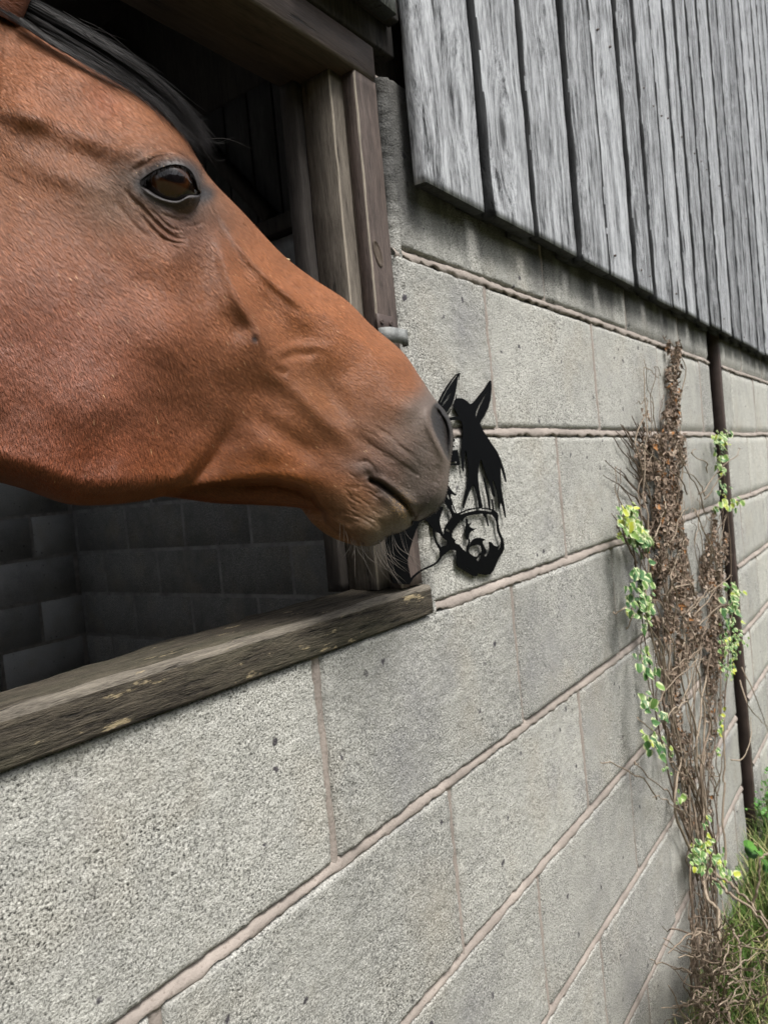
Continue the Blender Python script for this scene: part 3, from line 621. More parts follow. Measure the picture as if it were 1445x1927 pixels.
# the chin and lips are rounder, the nose rim tighter
rnd_ = np.where(px > 560, np.minimum(rnd_, 0.028 + 0.014 * sstep(700, 580, px) + 0.02 * sstep(900, 800, py) * sstep(820, 700, px)), rnd_)
nk = np.clip(1 - dist / rnd_, 0, 1); h = Hw * np.sqrt(np.clip(1 - nk ** 2.3, 0, 1))
edge = sstep(0.0, 0.012, dist)          # features fade out at the rim
near = (px > -260) & (px < 900) & (py > -260) & (py < 1120)
X, Y = px[near], py[near]; hN = h[near]; eN = edge[near] * sstep(-245, -90, X) * sstep(-245, -110, Y)
MM = 0.001
def ridge(pts, w, amp, taper=0.22, smooth=True, power=2.0):
    """raised (amp>0) or sunk (amp<0) line, amp in mm, w in picture units"""
    global hN
    p = catmull(pts, max(8, 6 * len(pts))) if smooth and len(pts) > 2 else np.asarray(pts, float)
    lo = p.min(0) - 4 * w; hi = p.max(0) + 4 * w
    m = (X > lo[0]) & (X < hi[0]) & (Y > lo[1]) & (Y < hi[1])
    d, r = pl_dist(X[m], Y[m], p)
    tp_ = np.minimum(sstep(0, taper, r), sstep(0, taper, 1 - r)) if taper else 1.0
    hN[m] += amp * MM * np.exp(-(d / w) ** power) * tp_ * eN[m]
def blob(x, y, rx, ry, amp, rot=0.0):
    global hN
    c, s = math.cos(math.radians(rot)), math.sin(math.radians(rot))
    a = ((X - x) * c + (Y - y) * s) / rx; b = (-(X - x) * s + (Y - y) * c) / ry
    hN += amp * MM * np.exp(-(a * a + b * b)) * eN
# --- cheek: big flat muscle with a clear lower and front edge
cheek = catmull([(-260, 300), (60, 420), (250, 520), (370, 600), (440, 690), (452, 745), (436, 800), (405, 850), (360, 905), (312, 935), (200, 975), (0, 960), (-260, 960)], 90, True)
sdv = sdist(X, Y, cheek[::1])
wid_ = 30 + 150 * sstep(890, 720, Y)
hN += 12 * MM * sstep(-0.25 * wid_, wid_, sdv) * eN
ridge([(306, 937), (352, 912), (392, 868), (424, 818), (448, 765)], 15, -3.8, 0.35)
# --- facial crest and the groove behind it
ridge([(400, 420), (425, 505), (455, 572), (484, 622), (502, 664)], 14, 5.0, 0.3)
ridge([(335, 470), (375, 525), (425, 592), (470, 645)], 24, -2.0, 0.2)
blob(478, 637, 7, 8, -1.6); blob(478, 637, 15, 15, 1.6)
# --- edge of the nasal bone
ridge([(384, 352), (420, 410), (458, 470), (520, 535), (590, 590)], 11, 5.5, 0.2)
ridge([(420, 470), (470, 545), (540, 620), (600, 670)], 26, -4.0, 0.3)
# --- veins
ridge([(494, 655), (505, 668), (530, 660), (556, 650), (600, 651), (640, 662)], 9, 1.3, 0.3)
ridge([(500, 662), (515, 676), (545, 692), (575, 706)], 10, 1.0, 0.35)
ridge([(530, 650), (560, 640), (610, 665)], 0.1, 0.0); ridge([(520, 680), (552, 668), (600, 666)], 8, -1.6, 0.3); ridge([(518, 690), (540, 706)], 8, -1.2)
ridge([(340, 250), (300, 330)], 5, 0.0)
ridge([(590, 560), (640, 620), (690, 650), (720, 700)], 9, 1.2, 0.3)
# --- muscles of the muzzle
ridge([(470, 690), (530, 712), (590, 765), (640, 810), (690, 850)], 22, 4.5, 0.25)
blob(622, 745, 26, 52, -5.0, -35); blob(640, 700, 40, 26, -2.0)
ridge([(462, 760), (490, 788), (525, 815), (580, 850), (620, 900)], 20, -3.4, 0.35)
ridge([(440, 820), (490, 845), (550, 880), (590, 925)], 34, 2.6, 0.3)
ridge([(700, 745), (745, 760), (790, 775)], 30, 2.5)
blob(770, 850, 34, 48, 3.0, 20)
ridge([(632, 800), (690, 835), (745, 875), (790, 905)], 14, -2.2, 0.3)
# --- lower jaw bar and the soft part below it
ridge([(440, 916), (500, 911), (545, 916), (582, 935), (604, 958)], 7, -4.2, 0.2)
ridge([(420, 896), (500, 892), (560, 898), (600, 925)], 14, 2.5, 0.3)
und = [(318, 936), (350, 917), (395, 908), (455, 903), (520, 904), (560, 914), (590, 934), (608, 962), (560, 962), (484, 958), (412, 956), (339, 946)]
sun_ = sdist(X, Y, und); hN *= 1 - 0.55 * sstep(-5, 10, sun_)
# --- mouth
ridge([(690, 898), (700, 905), (714, 910), (733, 924), (755, 942), (769, 957), (779, 977), (781, 990)], 4.6, -10, 0.08, power=2.0)
ridge([(704, 893), (722, 905), (745, 921), (770, 942), (788, 962)], 9, 3.2, 0.2)
ridge([(708, 925), (730, 940), (750, 958), (763, 975)], 12, 3.0, 0.2)
blob(678, 885, 19, 14, 1.4); blob(692, 893, 8, 6, -2.0)
ridge([(668, 870), (690, 868), (704, 884), (706, 898)], 4, -1.0)
blob(690, 1000, 40, 20, 4.0); blob(752, 972, 16, 20, 3.5); ridge([(716, 985), (724, 1004), (728, 1012)], 8, -2.6, 0.0)
ridge([(612, 968), (640, 975), (668, 990)], 7, -1.8); ridge([(600, 948), (630, 962), (655, 965)], 6, -1.6)
for k in range(26):        # fine creases round the corner of the mouth
    a0 = rng.uniform(640, 700); b0 = rng.uniform(885, 975); L = rng.uniform(16, 42); sl_ = rng.uniform(0.25, 0.9)
    ridge([(a0, b0), (a0 + L * .5, b0 + L * .5 * sl_ + rng.uniform(-3, 3)), (a0 + L, b0 + L * sl_)], rng.uniform(1.8, 3.0), -rng.uniform(0.3, 0.65), 0.3)
for k in range(16):        # long skin folds behind the nostril
    a0 = rng.uniform(660, 770); b0 = 795 + (a0 - 660) * 0.45 + rng.uniform(-20, 42); L = rng.uniform(25, 60)
    ridge([(a0, b0), (a0 + L * .5, b0 + L * .30 + rng.uniform(-2, 2)), (a0 + L, b0 + L * .62)], rng.uniform(2.2, 3.6), -rng.uniform(0.25, 0.5), 0.3)
for k in range(70):        # warty bumps of the lips
    a0 = rng.uniform(735, 835); b0 = rng.uniform(865, 955)
    if (b0 - 905) > (a0 - 700) * 0.75: continue
    blob(a0, b0, rng.uniform(1.8, 3.0), rng.uniform(1.8, 3.0), rng.uniform(0.15, 0.45))
# --- nostril
nos = catmull([(811, 770), (818, 758), (828, 758), (840, 770), (852, 795), (856, 820), (853, 845), (847, 868), (838, 860), (828, 838), (816, 812), (810, 788)], 70, True)
sn = sdist(X, Y, nos)
ridge([(814, 758), (805, 774), (805, 800), (817, 828), (832, 858), (842, 876)], 6.5, 2.6, 0.15)
hN -= 16 * MM * sstep(-2.0, 16, sn) * np.clip(eN * 1.5, 0, 1)
blob(838, 782, 9, 9, 5.0); ridge([(843, 790), (850, 815), (849, 838)], 4, 5.0, 0.3)
ridge([(846, 868), (846, 890), (842, 915)], 7, 2.0)
ridge([(822, 872), (826, 895), (815, 915)], 7, -2.0)
# --- eye, lids and the hollows round it
EC = np.array([318.0, 349.0]); EH = 0.0775; ER = 0.0225
pxm = FPX / 0.575
alm = catmull([(265, 347), (275, 333), (291, 323), (312, 314), (332, 311), (349, 315), (362, 326), (369, 344), (374, 358), (388, 364), (372, 368), (356, 368), (343, 375), (332, 378), (316, 376), (297, 369), (281, 359)], 110, True)
sa = sdist(X, Y, alm)
blob(315, 300, 95, 38, 5.0, 12)                      # brow
blob(380, 320, 16, 34, 5.0, -30); blob(378, 394, 30, 30, 4.5)
ridge([(282, 402), (302, 424), (326, 440), (352, 440)], 2.6, -0.9, 0.2); ridge([(215, 372), (236, 402), (262, 432), (290, 452)], 4, -0.8, 0.3); ridge([(345, 420), (366, 424), (386, 416)], 2.6, -0.8, 0.2)
ridge([(205, 300), (240, 280), (300, 268), (345, 272), (378, 300)], 18, 3.5, 0.3)
blob(180, 300, 44, 26, -4.0, 35); blob(205, 190, 26, 42, -5.5, -40); blob(72, 264, 76, 34, -2.6, 20); blob(45, 212, 66, 22, 4.5, 15)
blob(150, 255, 46, 30, 3.5, 30); blob(120, 330, 60, 25, 2.5, 20)
rr = np.hypot(X - EC[0], Y - EC[1]) / pxm
ECW = at(EC[0], EC[1], EH); DR = FW[None] + RT[None] * ((X - PW / 2) / FPX)[:, None] + UP[None] * ((PH / 2 - Y) / FPX)[:, None]
def shell_h(R_):
    """height of an eye-centred ball of radius R_ above the middle plane, where each line of sight meets it"""
    oc = CAM - ECW; a_ = (DR * DR).sum(1); b_ = DR @ oc; c_ = oc @ oc - R_ * R_; disc = b_ * b_ - a_ * c_
    t_ = (-b_ - np.sqrt(np.clip(disc, 0, None))) / a_; H_ = (CAM[None] + DR * t_[:, None] - HM) @ HN
    return np.where(disc > 0, H_, -1.0)
shell = shell_h(ER + 0.0021)
sm = np.where(shell > 0, 0.5 * (hN + shell) + np.sqrt(0.25 * (hN - shell) ** 2 + 0.0014 ** 2), hN)
hN = np.where(shell > hN - 0.008, sm, hN)
ridge([(262, 345), (277, 331), (300, 319), (332, 314), (352, 319), (364, 331), (371, 348)], 4.5, 1.8, 0.12)     # upper lid edge
ridge([(266, 352), (281, 364), (298, 374), (318, 381), (336, 382), (352, 374), (372, 372), (390, 366)], 4.0, 1.5, 0.12)
ridge([(236, 335), (258, 316), (283, 303), (307, 296), (332, 294), (353, 301), (367, 316), (377, 334), (388, 354)], 5.5, -2.6, 0.2)   # fold above the lid
ridge([(250, 310), (285, 291), (320, 283), (352, 288), (374, 308)], 7, 2.2, 0.25)
for pts, ww, am in ([(246, 366), (262, 384), (284, 408), (308, 432), (332, 447), (362, 447)], 3.4, -2.0), ([(262, 398), (282, 424), (304, 445), (328, 456), (358, 457)], 3.0, -1.7), ([(280, 388), (300, 410), (322, 428), (345, 434)], 3.0, -1.2), \
        ([(298, 438), (320, 462), (350, 468)], 3.0, -1.0), ([(300, 398), (330, 412), (356, 410)], 3.5, -1.0), ([(330, 398), (352, 402), (374, 396)], 3.5, -0.8), ([(235, 352), (246, 372), (262, 392)], 4, -1.6):
    ridge(pts, ww, am, 0.2)
blob(330, 425, 40, 28, 2.0, 25)
ball = shell_h(ER * 1.036 + 0.0008)
hN = np.where(sa <= 0, np.maximum(hN, ball), hN)
hN = np.where(sa > -1.0, hN + (np.minimum(hN, EH + 0.002) - hN) * sstep(-1.0, 4.0, sa), hN)
# --- broad unevenness of flesh and hair
hN += (0.5 * vnoise(X / 38, Y / 38, None, 61) + 0.16 * vnoise(X / 11, Y / 11, None, 62)) * MM * eN * (sa < -6)
h[near] = np.maximum(hN, 0.0)
h[0] = 0; h[-1] = 0; h[:, 0] = 0; h[:, -1] = 0
Pn = CAM + (Q3 - CAM) * (1 - h / C0)[..., None]
Pf = Pn - 2 * h[..., None] * HN - 0 * Pn
# keep the far half exactly mirrored: reflect the near half about the middle plane
dn = ((Pn - HM) @ HN)[..., None]; Pf = Pn - 2 * dn * HN
# --- coat colours (hair and skin, with shade and one highlight painted in places)
def C(r, g, b): return lin((r, g, b))
col = np.zeros(G.shape + (1,))[..., 0]; base = np.empty(G.shape[:2] + (3,)); base[:] = C(114, 72, 44)
def paint(mask, c): 
    global base
    base = base + (np.asarray(c) - base) * mask[..., None]
def soft(x, y, rx, ry, rot=0.0):
    c, s = math.cos(math.radians(rot)), math.sin(math.radians(rot)); a = ((px - x) * c + (py - y) * s) / rx; b = (-(px - x) * s + (py - y) * c) / ry
    return np.exp(-(a * a + b * b))
n1 = vnoise(px / 60, py / 60, None, 71); n2 = vnoise(px / 20, py / 20, None, 72)
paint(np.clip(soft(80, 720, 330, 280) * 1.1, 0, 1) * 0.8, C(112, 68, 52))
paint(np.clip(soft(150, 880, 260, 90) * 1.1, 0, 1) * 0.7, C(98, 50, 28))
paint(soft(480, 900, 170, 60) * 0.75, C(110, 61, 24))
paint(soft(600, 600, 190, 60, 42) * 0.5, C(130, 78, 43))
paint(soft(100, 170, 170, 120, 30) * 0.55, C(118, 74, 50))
lmask = sstep(690, 770, px + 0.30 * (py - 900) + 22 * n1); paint(lmask * 0.88, C(82, 76, 71))
paint(soft(740, 850, 95, 70, 25) * 0.5, C(80, 74, 70)); paint(soft(690, 885, 50, 24, 20) * 0.65, C(70, 66, 64))
paint(soft(700, 985, 85, 55) * 0.8, C(84, 70, 52)); paint(soft(650, 940, 50, 35) * 0.5, C(110, 80, 58))
paint(soft(730, 925, 45, 22, 38) * 0.8, C(62, 58, 56)); paint(soft(815, 950, 40, 30) * 0.8, C(48, 45, 45)); paint(soft(750, 805, 60, 40) * 0.35, C(96, 80, 68))
paint(soft(600, 745, 60, 70, -35) * 0.35, C(100, 66, 40))  # shadow of the hollow below the nasal bone painted in
eyer = np.clip(1.25 * soft(325, 365, 98, 62, 25), 0, 1); paint(eyer * 0.88, C(70, 62, 56))
paint(soft(205, 380, 75, 60, 30) * 0.55, C(92, 76, 62)); paint(soft(345, 440, 70, 45, 20) * 0.55, C(112, 82, 70))
paint(soft(240, 330, 40, 26) * 0.6, C(72, 62, 54)); paint(soft(195, 190, 26, 40, -40) * 0.35, C(120, 62, 40)); paint(soft(75, 262, 44, 22, 20) * 0.25, C(96, 66, 48))  # temple hollow's shade painted in with the skin tones
saf = np.full(G.shape[:2], -99.0); saf[near] = sa; snf = np.full(G.shape[:2], -99.0); snf[near] = sn
paint(sstep(-26, -6, saf) * 0.85, C(54, 50, 49)); paint(sstep(-7, -2, saf) * sstep(360, 345, py) * 0.9, C(22, 20, 21)); paint(sstep(-4.5, -1.5, saf) * sstep(350, 362, py) * 0.7, C(70, 69, 71)); paint(sstep(-16, -5, saf) * sstep(-4.0, -6.0, saf) * sstep(355, 366, py) * 0.6, C(36, 35, 36)); paint(soft(379, 363, 17, 10, 12) * 0.97, C(14, 13, 14)); paint(soft(366, 330, 12, 24, -28) * 0.75, C(40, 37, 37))  # lid skin tones; lower rim carries a painted moist highlight
paint(sstep(-1.5, 4, snf) * 0.98, C(22, 20, 21)); paint(soft(822, 795, 8, 26, -20) * 0.75, C(22, 20, 20))
paint(soft(478, 637, 7, 8) * 0.95, C(46, 42, 44))
md, _ = pl_dist(px, py, catmull([(694, 900), (714, 910), (733, 924), (755, 942), (769, 957), (781, 985)], 30)); paint(np.exp(-(md / 5) ** 2) * 0.7, C(36, 32, 31))  # mouth crease darkened in the colour as well as the mesh
crumb = (rng.random(G.shape[:2]) < 0.16) * np.clip(1.5 * soft(757, 955, 17, 26, -30), 0, 1); paint(crumb * 0.8, C(176, 140, 84))
dust = (rng.random(G.shape[:2]) < 0.0014) * (px < 760); paint(dust * 0.55, C(190, 160, 120))
base *= (1 + 0.10 * n1 + 0.07 * n2)[..., None]
base = np.clip(base * 1.20, 0.003, 1)
pu = np.zeros(G.shape[:2]); pu[near] = sstep(-6, 8, sun_); paint(pu * 0.6, C(88, 42, 26))  # shadow under the jaw bone painted into the coat
# hair direction coordinates: along the lie of the coat / across it
ang = np.radians(np.where(py > 620, 20, 45)); ang = np.radians(40 + 0 * px)
uvw = np.stack([(G[..., 0] * 0.80 - G[..., 1] * 0.60), (G[..., 0] * 0.60 + G[..., 1] * 0.80), 0.5 * h], -1)
near_id = np.arange(NS * NT_).reshape(NS, NT_)
far_id = near_id.copy(); extra = []; nxt = NS * NT_
step_ = 1
inn = np.zeros((NS, NT_), bool); inn[1:-1, 1:-1] = True
far_id[inn] = nxt + np.arange(inn.sum())
Vh = np.vstack([Pn.reshape(-1, 3), Pf[inn]]); Ch = np.vstack([base.reshape(-1, 3), base[inn]]); Uh = np.vstack([uvw.reshape(-1, 3), uvw[inn]])
def quads(ids): return np.stack([ids[:-1, :-1].ravel(), ids[1:, :-1].ravel(), ids[1:, 1:].ravel(), ids[:-1, 1:].ravel()], 1)
Fh = np.vstack([quads(near_id)[:, ::-1], quads(far_id)])
fur_amt = np.clip(1 - sstep(-14, -3, saf), 0, 1) * np.clip(1 - 0.75 * lmask, 0, 1) * np.clip(1 - sstep(-3, 3, snf), 0, 1)
Fu = np.concatenate([fur_amt.ravel(), fur_amt[inn]])

q = NT('horse_coat'); cattr = q.attr('coat', 'Color'); fv = q.attr('lie', 'Vector'); fa = q.attr('fur')
hv = q.mp(fv, (190, 1300, 500)); hn = q.noise(hv, 1.0, 3, 0.6); hn2 = q.noise(q.mp(fv, (70, 420, 160)), 1.0, 3, 0.6)
bc = q.mix(q.math('MULTIPLY', q.rng(hn, 0.47, 0.68, 0, 0.48), fa), cattr, q.mix(1.0, cattr, (1.65, 1.6, 1.5), 'MULTIPLY'))
bc = q.mix(q.math('MULTIPLY', q.rng(hn, 0.50, 0.33, 0, 0.48), fa), bc, q.mix(1.0, cattr, (0.50, 0.45, 0.42), 'MULTIPLY'))
sp_ = q.noise(q.mp(fv, (420, 420, 420)), 1.0, 2, 0.5); bc = q.mix(q.math('MULTIPLY', q.rng(sp_, 0.66, 0.74, 0, 0.22), q.math('SUBTRACT', 1.0, fa, clamp=True)), bc, (0.30, 0.27, 0.23))
hb = q.math('MULTIPLY', q.math('ADD', hn, q.math('MULTIPLY', hn2, 0.8)), q.math('ADD', q.math('MULTIPLY', fa, 0.85), 0.15))
sk = q.math('ADD', q.math('MULTIPLY', q.noise(fv, 520, 3, 0.6), 0.5), q.math('MULTIPLY', q.vor(fv, 300), 0.35))
hb = q.math('ADD', hb, q.math('MULTIPLY', sk, q.math('SUBTRACT', 1.0, fa, clamp=True)))
M_coat = q.fin(bc, q.math('ADD', q.math('MULTIPLY', fa, 0.06), 0.50), q.bump(hb, 0.0009, 1.0), 0.32, Sheen_Weight=0.04, Sheen_Roughness=0.4)
M_coat.node_tree.nodes['Principled BSDF'].inputs['Sheen Tint'].default_value = (1.0, 0.82, 0.70, 1)

horse = thing('horse', 'bay horse with a black forelock looking out of the stable over the sill', 'horse', tuple(HM - 1.0 * HA + np.array([0, 0, GZ - HM[2]])))
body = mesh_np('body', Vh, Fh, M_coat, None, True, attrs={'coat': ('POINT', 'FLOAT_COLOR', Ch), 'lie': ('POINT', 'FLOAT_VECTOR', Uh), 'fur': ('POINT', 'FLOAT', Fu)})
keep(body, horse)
# --- eyes
q = NT('horse_eye'); P = q.attr('lie', 'Vector'); sx = q.sep(P)
r1 = q.math('SQRT', q.math('ADD', q.math('POWER', q.math('MULTIPLY', sx[0], 1 / 0.55), 2.0), q.math('POWER', q.math('MULTIPLY', sx[1], 1 / 0.24), 2.0)))
r2 = q.math('SQRT', q.math('ADD', q.math('POWER', sx[0], 2.0), q.math('POWER', sx[1], 2.0)))
n = q.noise(P, 6, 4, 0.6)
c = q.ramp(q.math('ADD', r2, q.math('MULTIPLY', n, 0.08)), [(0.0, (0.022, 0.008, 0.004)), (0.62, (0.045, 0.016, 0.006)), (0.74, (0.008, 0.005, 0.004)), (0.92, (0.020, 0.009, 0.008))])
c = q.mix(q.rng(r1, 1.05, 0.8, 0, 0.9), c, (0.004, 0.004, 0.006))
M_eye = q.fin(c, 0.03, None, 0.5)
def eyeball(side):
    c0 = at(EC[0], EC[1], EH)
    ctr = c0 if side > 0 else c0 - 2 * ((c0 - HM) @ HN) * HN
    look = side * HN - 0.20 * HA + np.array([0, 0, -0.04]); look /= np.linalg.norm(look); ex = np.cross(HZ, look); ex /= np.linalg.norm(ex); ey = np.cross(look, ex)
    # long axis of the pupil follows the slope of the eye opening
    ca, sa_ = math.cos(-0.3 * side), math.sin(-0.3 * side); ex, ey = ca * ex + sa_ * ey, -sa_ * ex + ca * ey
    V = []; A = []; nu, nv = 48, 40
    for i in range(nu):
        th = math.pi * i / (nu - 1)
        for k in range(nv):
            ph = math.tau * k / nv; lx, ly, lz = math.sin(th) * math.cos(ph), math.sin(th) * math.sin(ph), math.cos(th)
            rr = ER * (1 + 0.035 * math.exp(-(th / 0.55) ** 2))
            V.append(ctr + rr * (lx * ex + ly * ey + lz * look)); A.append((lx * 1.0, ly * 1.0, lz))
    F = [(i * nv + k, (i + 1) * nv + k, (i + 1) * nv + (k + 1) % nv, i * nv + (k + 1) % nv) for i in range(nu - 1) for k in range(nv)]
    o = mesh_np('eye', np.array(V), F, M_eye, None, True, attrs={'lie': ('POINT', 'FLOAT_VECTOR', A)}); keep(o, horse)
eyeball(1); eyeball(-1)
# --- ears (outside the picture, above the forelock)
for sgn in (1, -1):
    b0 = HM + HA * (to_plane(-38, 52)[0]) + HZ * (to_plane(-38, 52)[1] - 0.012) + HN * 0.040 * sgn
    ax = np.array([0, 0, 1.0]) * 0.92 + HN * 0.25 * sgn + HA * 0.25; ax /= np.linalg.norm(ax)
    sx_ = np.cross(ax, HN * sgn); sx_ /= np.linalg.norm(sx_); fy = np.cross(sx_, ax)
    V = []; n = 16; m = 14
    for i in range(n):
        t = i / (n - 1); wv = 0.030 * (math.sin(math.pi * (0.22 + 0.78 * t) ** 0.9) ** 0.75 + 0.02) ; 
        for k in range(m):
            a_ = math.tau * k / m; V.append(b0 + ax * 0.165 * t + sx_ * wv * math.cos(a_) + fy * 0.5 * wv * (math.sin(a_) - 0.5 * math.cos(a_) ** 2 * 0))
    F = [(i * m + k, i * m + (k + 1) % m, (i + 1) * m + (k + 1) % m, (i + 1) * m + k) for i in range(n - 1) for k in range(m)]
    nV = len(V); o = mesh_np('ear', np.array(V), F, M_coat, None, True, attrs={'coat': ('POINT', 'FLOAT_COLOR', np.tile(C(104, 60, 40), (nV, 1))), 'lie': ('POINT', 'FLOAT_VECTOR', np.array(V)), 'fur': ('POINT', 'FLOAT', np.ones(nV))}); keep(o, horse)
# --- hair: thin tapering strands
q = NT('black_horse_hair'); r = q.attr('rnd'); M_hair = q.fin(q.ramp(r, [(0, (0.002, 0.002, 0.0023)), (0.7, (0.009, 0.008, 0.009)), (1, (0.03, 0.024, 0.021))]), 0.5, None, 0.16)
q = NT('grey_whisker_hair'); r = q.attr('rnd'); M_whisk = q.fin(q.ramp(r, [(0, (0.02, 0.018, 0.016)), (1, (0.24, 0.21, 0.18))]), 0.4, None, 0.4)
def strands(curves, rads, name, mat, sides=3):
    V = []; F = []; R = []; off = 0
    for pts, rad in zip(curves, rads):
        n = len(pts); t = np.gradient(pts, axis=0); t /= np.linalg.norm(t, axis=1)[:, None] + 1e-12
        uu = np.cross(t, (0.3, 0.5, 0.81)); uu /= np.linalg.norm(uu, axis=1)[:, None] + 1e-12; vv = np.cross(t, uu)
        a_ = np.arange(sides) * math.tau / sides; rr = rad * np.clip(1.15 - np.linspace(0, 1, n) ** 2.2, 0.12, 1)
        V.append((pts[:, None] + rr[:, None, None] * (np.cos(a_)[None, :, None] * uu[:, None] + np.sin(a_)[None, :, None] * vv[:, None])).reshape(-1, 3))
        i = np.arange(n - 1)[:, None]; k = np.arange(sides)[None]; k2 = (k + 1) % sides
        F.append(np.stack([(i * sides + k).ravel(), (i * sides + k2).ravel(), ((i + 1) * sides + k2).ravel(), ((i + 1) * sides + k).ravel()], 1) + off); off += n * sides
        R.append(np.full(n * sides, rng.random()))
    o = mesh_np(name, np.vstack(V), np.vstack(F), mat, None, True, attrs={'rnd': ('POINT', 'FLOAT', np.concatenate(R))}); keep(o, horse); return o
guide = catmull([(-70, -60), (10, 5), (70, 45), (130, 78), (190, 112), (250, 150), (305, 192), (345, 232), (375, 262), (398, 292)], 80)
gn = np.gradient(guide, axis=0); gn = np.stack([gn[:, 1], -gn[:, 0]], 1); gn /= np.linalg.norm(gn, axis=1)[:, None]
cur = []; rad = []
locks = []
for L_ in range(64):
    s0 = rng.uniform(0, 0.34); locks.append((s0, min(1.0, s0 + rng.uniform(0.40, 0.72)), rng.random(), rng.uniform(-0.018, 0.038), rng.uniform(0, 6.28), rng.uniform(6, 16), rng.uniform(1.0, 4.6), rng.normal(0, 5.0)))
for k in range(3400):
    s0, e0, tgt, hh0, ph, fr, amp, drift = locks[rng.integers(0, len(locks))] if rng.random() < 0.9 else (rng.uniform(0, .4), rng.uniform(.6, 1.0), rng.random(), rng.uniform(-.02, .04), 0, 8, 2, rng.normal(0, 6))
    e0 = min(rng.uniform(0.84, 1.03), max(s0 + 0.15, e0 + rng.normal(0, 0.08))); n = 18; ss = np.linspace(s0, e0, n); tl = np.linspace(0, 1, n)
    idx = ss * (len(guide) - 1); ii = np.minimum(idx.astype(int), len(guide) - 2); f_ = (idx - ii)[:, None]
    g2 = guide[ii] * (1 - f_) + guide[ii + 1] * f_; nn = gn[ii]
    width = np.interp(ss, [0, 0.25, 0.5, 0.75, 0.92, 1.0], [20, 25, 24, 19, 13, 10]); lift = np.interp(ss, [0, 0.2, 0.5, 0.8, 1.0], [2, 10, 8, 4, 0])
    spread_ = np.interp(tl, [0, 0.3, 0.7, 1], [3.4, 2.0, 1.6, 3.2]); r1_, r2_ = rng.normal(0, 1, 2)
    offp = (2 * tgt - 1) * width + lift + amp * np.sin(ss * fr + ph) + r1_ * spread_ + drift * tl ** 2 + rng.normal(0, 1.5) * tl ** 3 * 3
    if rng.random() < 0.08: offp = offp + rng.uniform(3, 16) * tl ** 2.0
    if rng.random() < 0.05: offp = offp - rng.uniform(8, 30) * tl ** 2.2
    hh = (hh0 + r2_ * spread_ * 0.0006) * np.interp(ss, [0, .5, 1], [1, 1.0, 0.7])
    hh = hh + np.where(offp < 0, -offp / 1000.0 * 1.1, 0) + 0.004
    p2 = g2 + nn * offp[:, None]
    cur.append(np.array([at(x, y, v) for (x, y), v in zip(p2, hh)])); rad.append(rng.uniform(0.00010, 0.00022))
fly = [[(385, 262), (430, 262), (487, 286)], [(372, 255), (410, 268), (428, 262), (440, 258)], [(380, 270), (405, 300), (424, 300), (422, 295)], [(375, 268), (400, 305), (410, 320)], [(380, 265), (415, 270), (432, 266)], [(300, 150), (330, 175), (372, 222), (400, 220)],
       [(150, 35), (200, 60), (262, 110), (330, 175)], [(210, 190), (220, 220), (250, 246), (305, 256)], [(205, 180), (214, 215), (232, 240), (275, 252)], [(225, 205), (262, 232), (310, 243)]]
for f in fly:
    g2 = catmull(f, 18); hb_ = 0.028 if f[0][0] > 280 or f[0][1] < 60 else 0.074
    cur.append(np.array([at(x, y, hb_) for x, y in g2])); rad.append(0.00011)
strands(cur, rad, 'forelock', M_hair)
# eyelashes of the near eye, chin and muzzle whiskers
def lid_h(x, y):
    d_ = ray(x, y); oc = CAM - ECW; R_ = ER * 1.036 + 0.0025; a_ = d_ @ d_; b_ = d_ @ oc; c_ = oc @ oc - R_ * R_; t_ = (-b_ - math.sqrt(max(0, b_ * b_ - a_ * c_))) / a_
    return float((CAM + d_ * t_ - HM) @ HN)
cur = []; rad = []
for k in range(80):
    t = rng.random() ** 1.6; e = catmull([(272, 338), (292, 323), (314, 315), (334, 312), (349, 316), (360, 327)], 60)[int(t * 59)]
    hs_ = lid_h(e[0], e[1])
    L = rng.uniform(9, 22); dx = rng.normal(0, 4) + (t - 0.5) * 16; c = [(e[0], e[1], hs_), (e[0] + dx * .5, e[1] + L * .40, hs_ + 0.005), (e[0] + dx, e[1] + L * 0.9, hs_ + 0.0085)]
    g3 = catmull(c, 8); cur.append(np.array([at(x, y, v) for x, y, v in g3])); rad.append(rng.uniform(0.00008, 0.00013))
strands(cur, rad, 'eyelashes', M_hair)
cur = []; rad = []
for k in range(36):
    t = rng.random(); x0, y0 = 655 + 105 * t, 1016 + 6 * math.sin(t * 3.1) - 18 * max(0, t - 0.6) / 0.4
    L = rng.uniform(30, 120) * (0.6 + 0.5 * t); sw = rng.normal(18 + 40 * t, 20)
    cur.append(np.array([at(x, y, 0.018 + 0.012 * v) for x, y, v in catmull([(x0, y0 - 10, 0), (x0 + sw * 0.25, y0 + L * 0.45, .6), (x0 + sw, y0 + L, 1)], 12)])); rad.append(rng.uniform(0.00015, 0.00026))
for x0, y0, x1, y1 in ((640, 985, 634, 1040), (646, 985, 645, 1038), (650, 1000, 655, 1030), (665, 1010, 650, 1060)):
    cur.append(np.array([at(x, y, .033) for x, y in catmull([(x0, y0), (0.5 * (x0 + x1) + 2, 0.5 * (y0 + y1)), (x1, y1)], 10)])); rad.append(0.00011)
for x0, y0, x1, y1 in ((735, 737, 800, 742), (745, 790, 812, 788), (765, 812, 825, 835), (760, 745, 795, 762), (780, 850, 812, 848)):
    cur.append(np.array([at(x, y, .062) for x, y in catmull([(x0, y0), (0.5 * (x0 + x1), 0.5 * (y0 + y1) - 2), (x1, y1)], 10)])); rad.append(0.00010)
strands(cur, rad, 'whiskers', M_whisk)
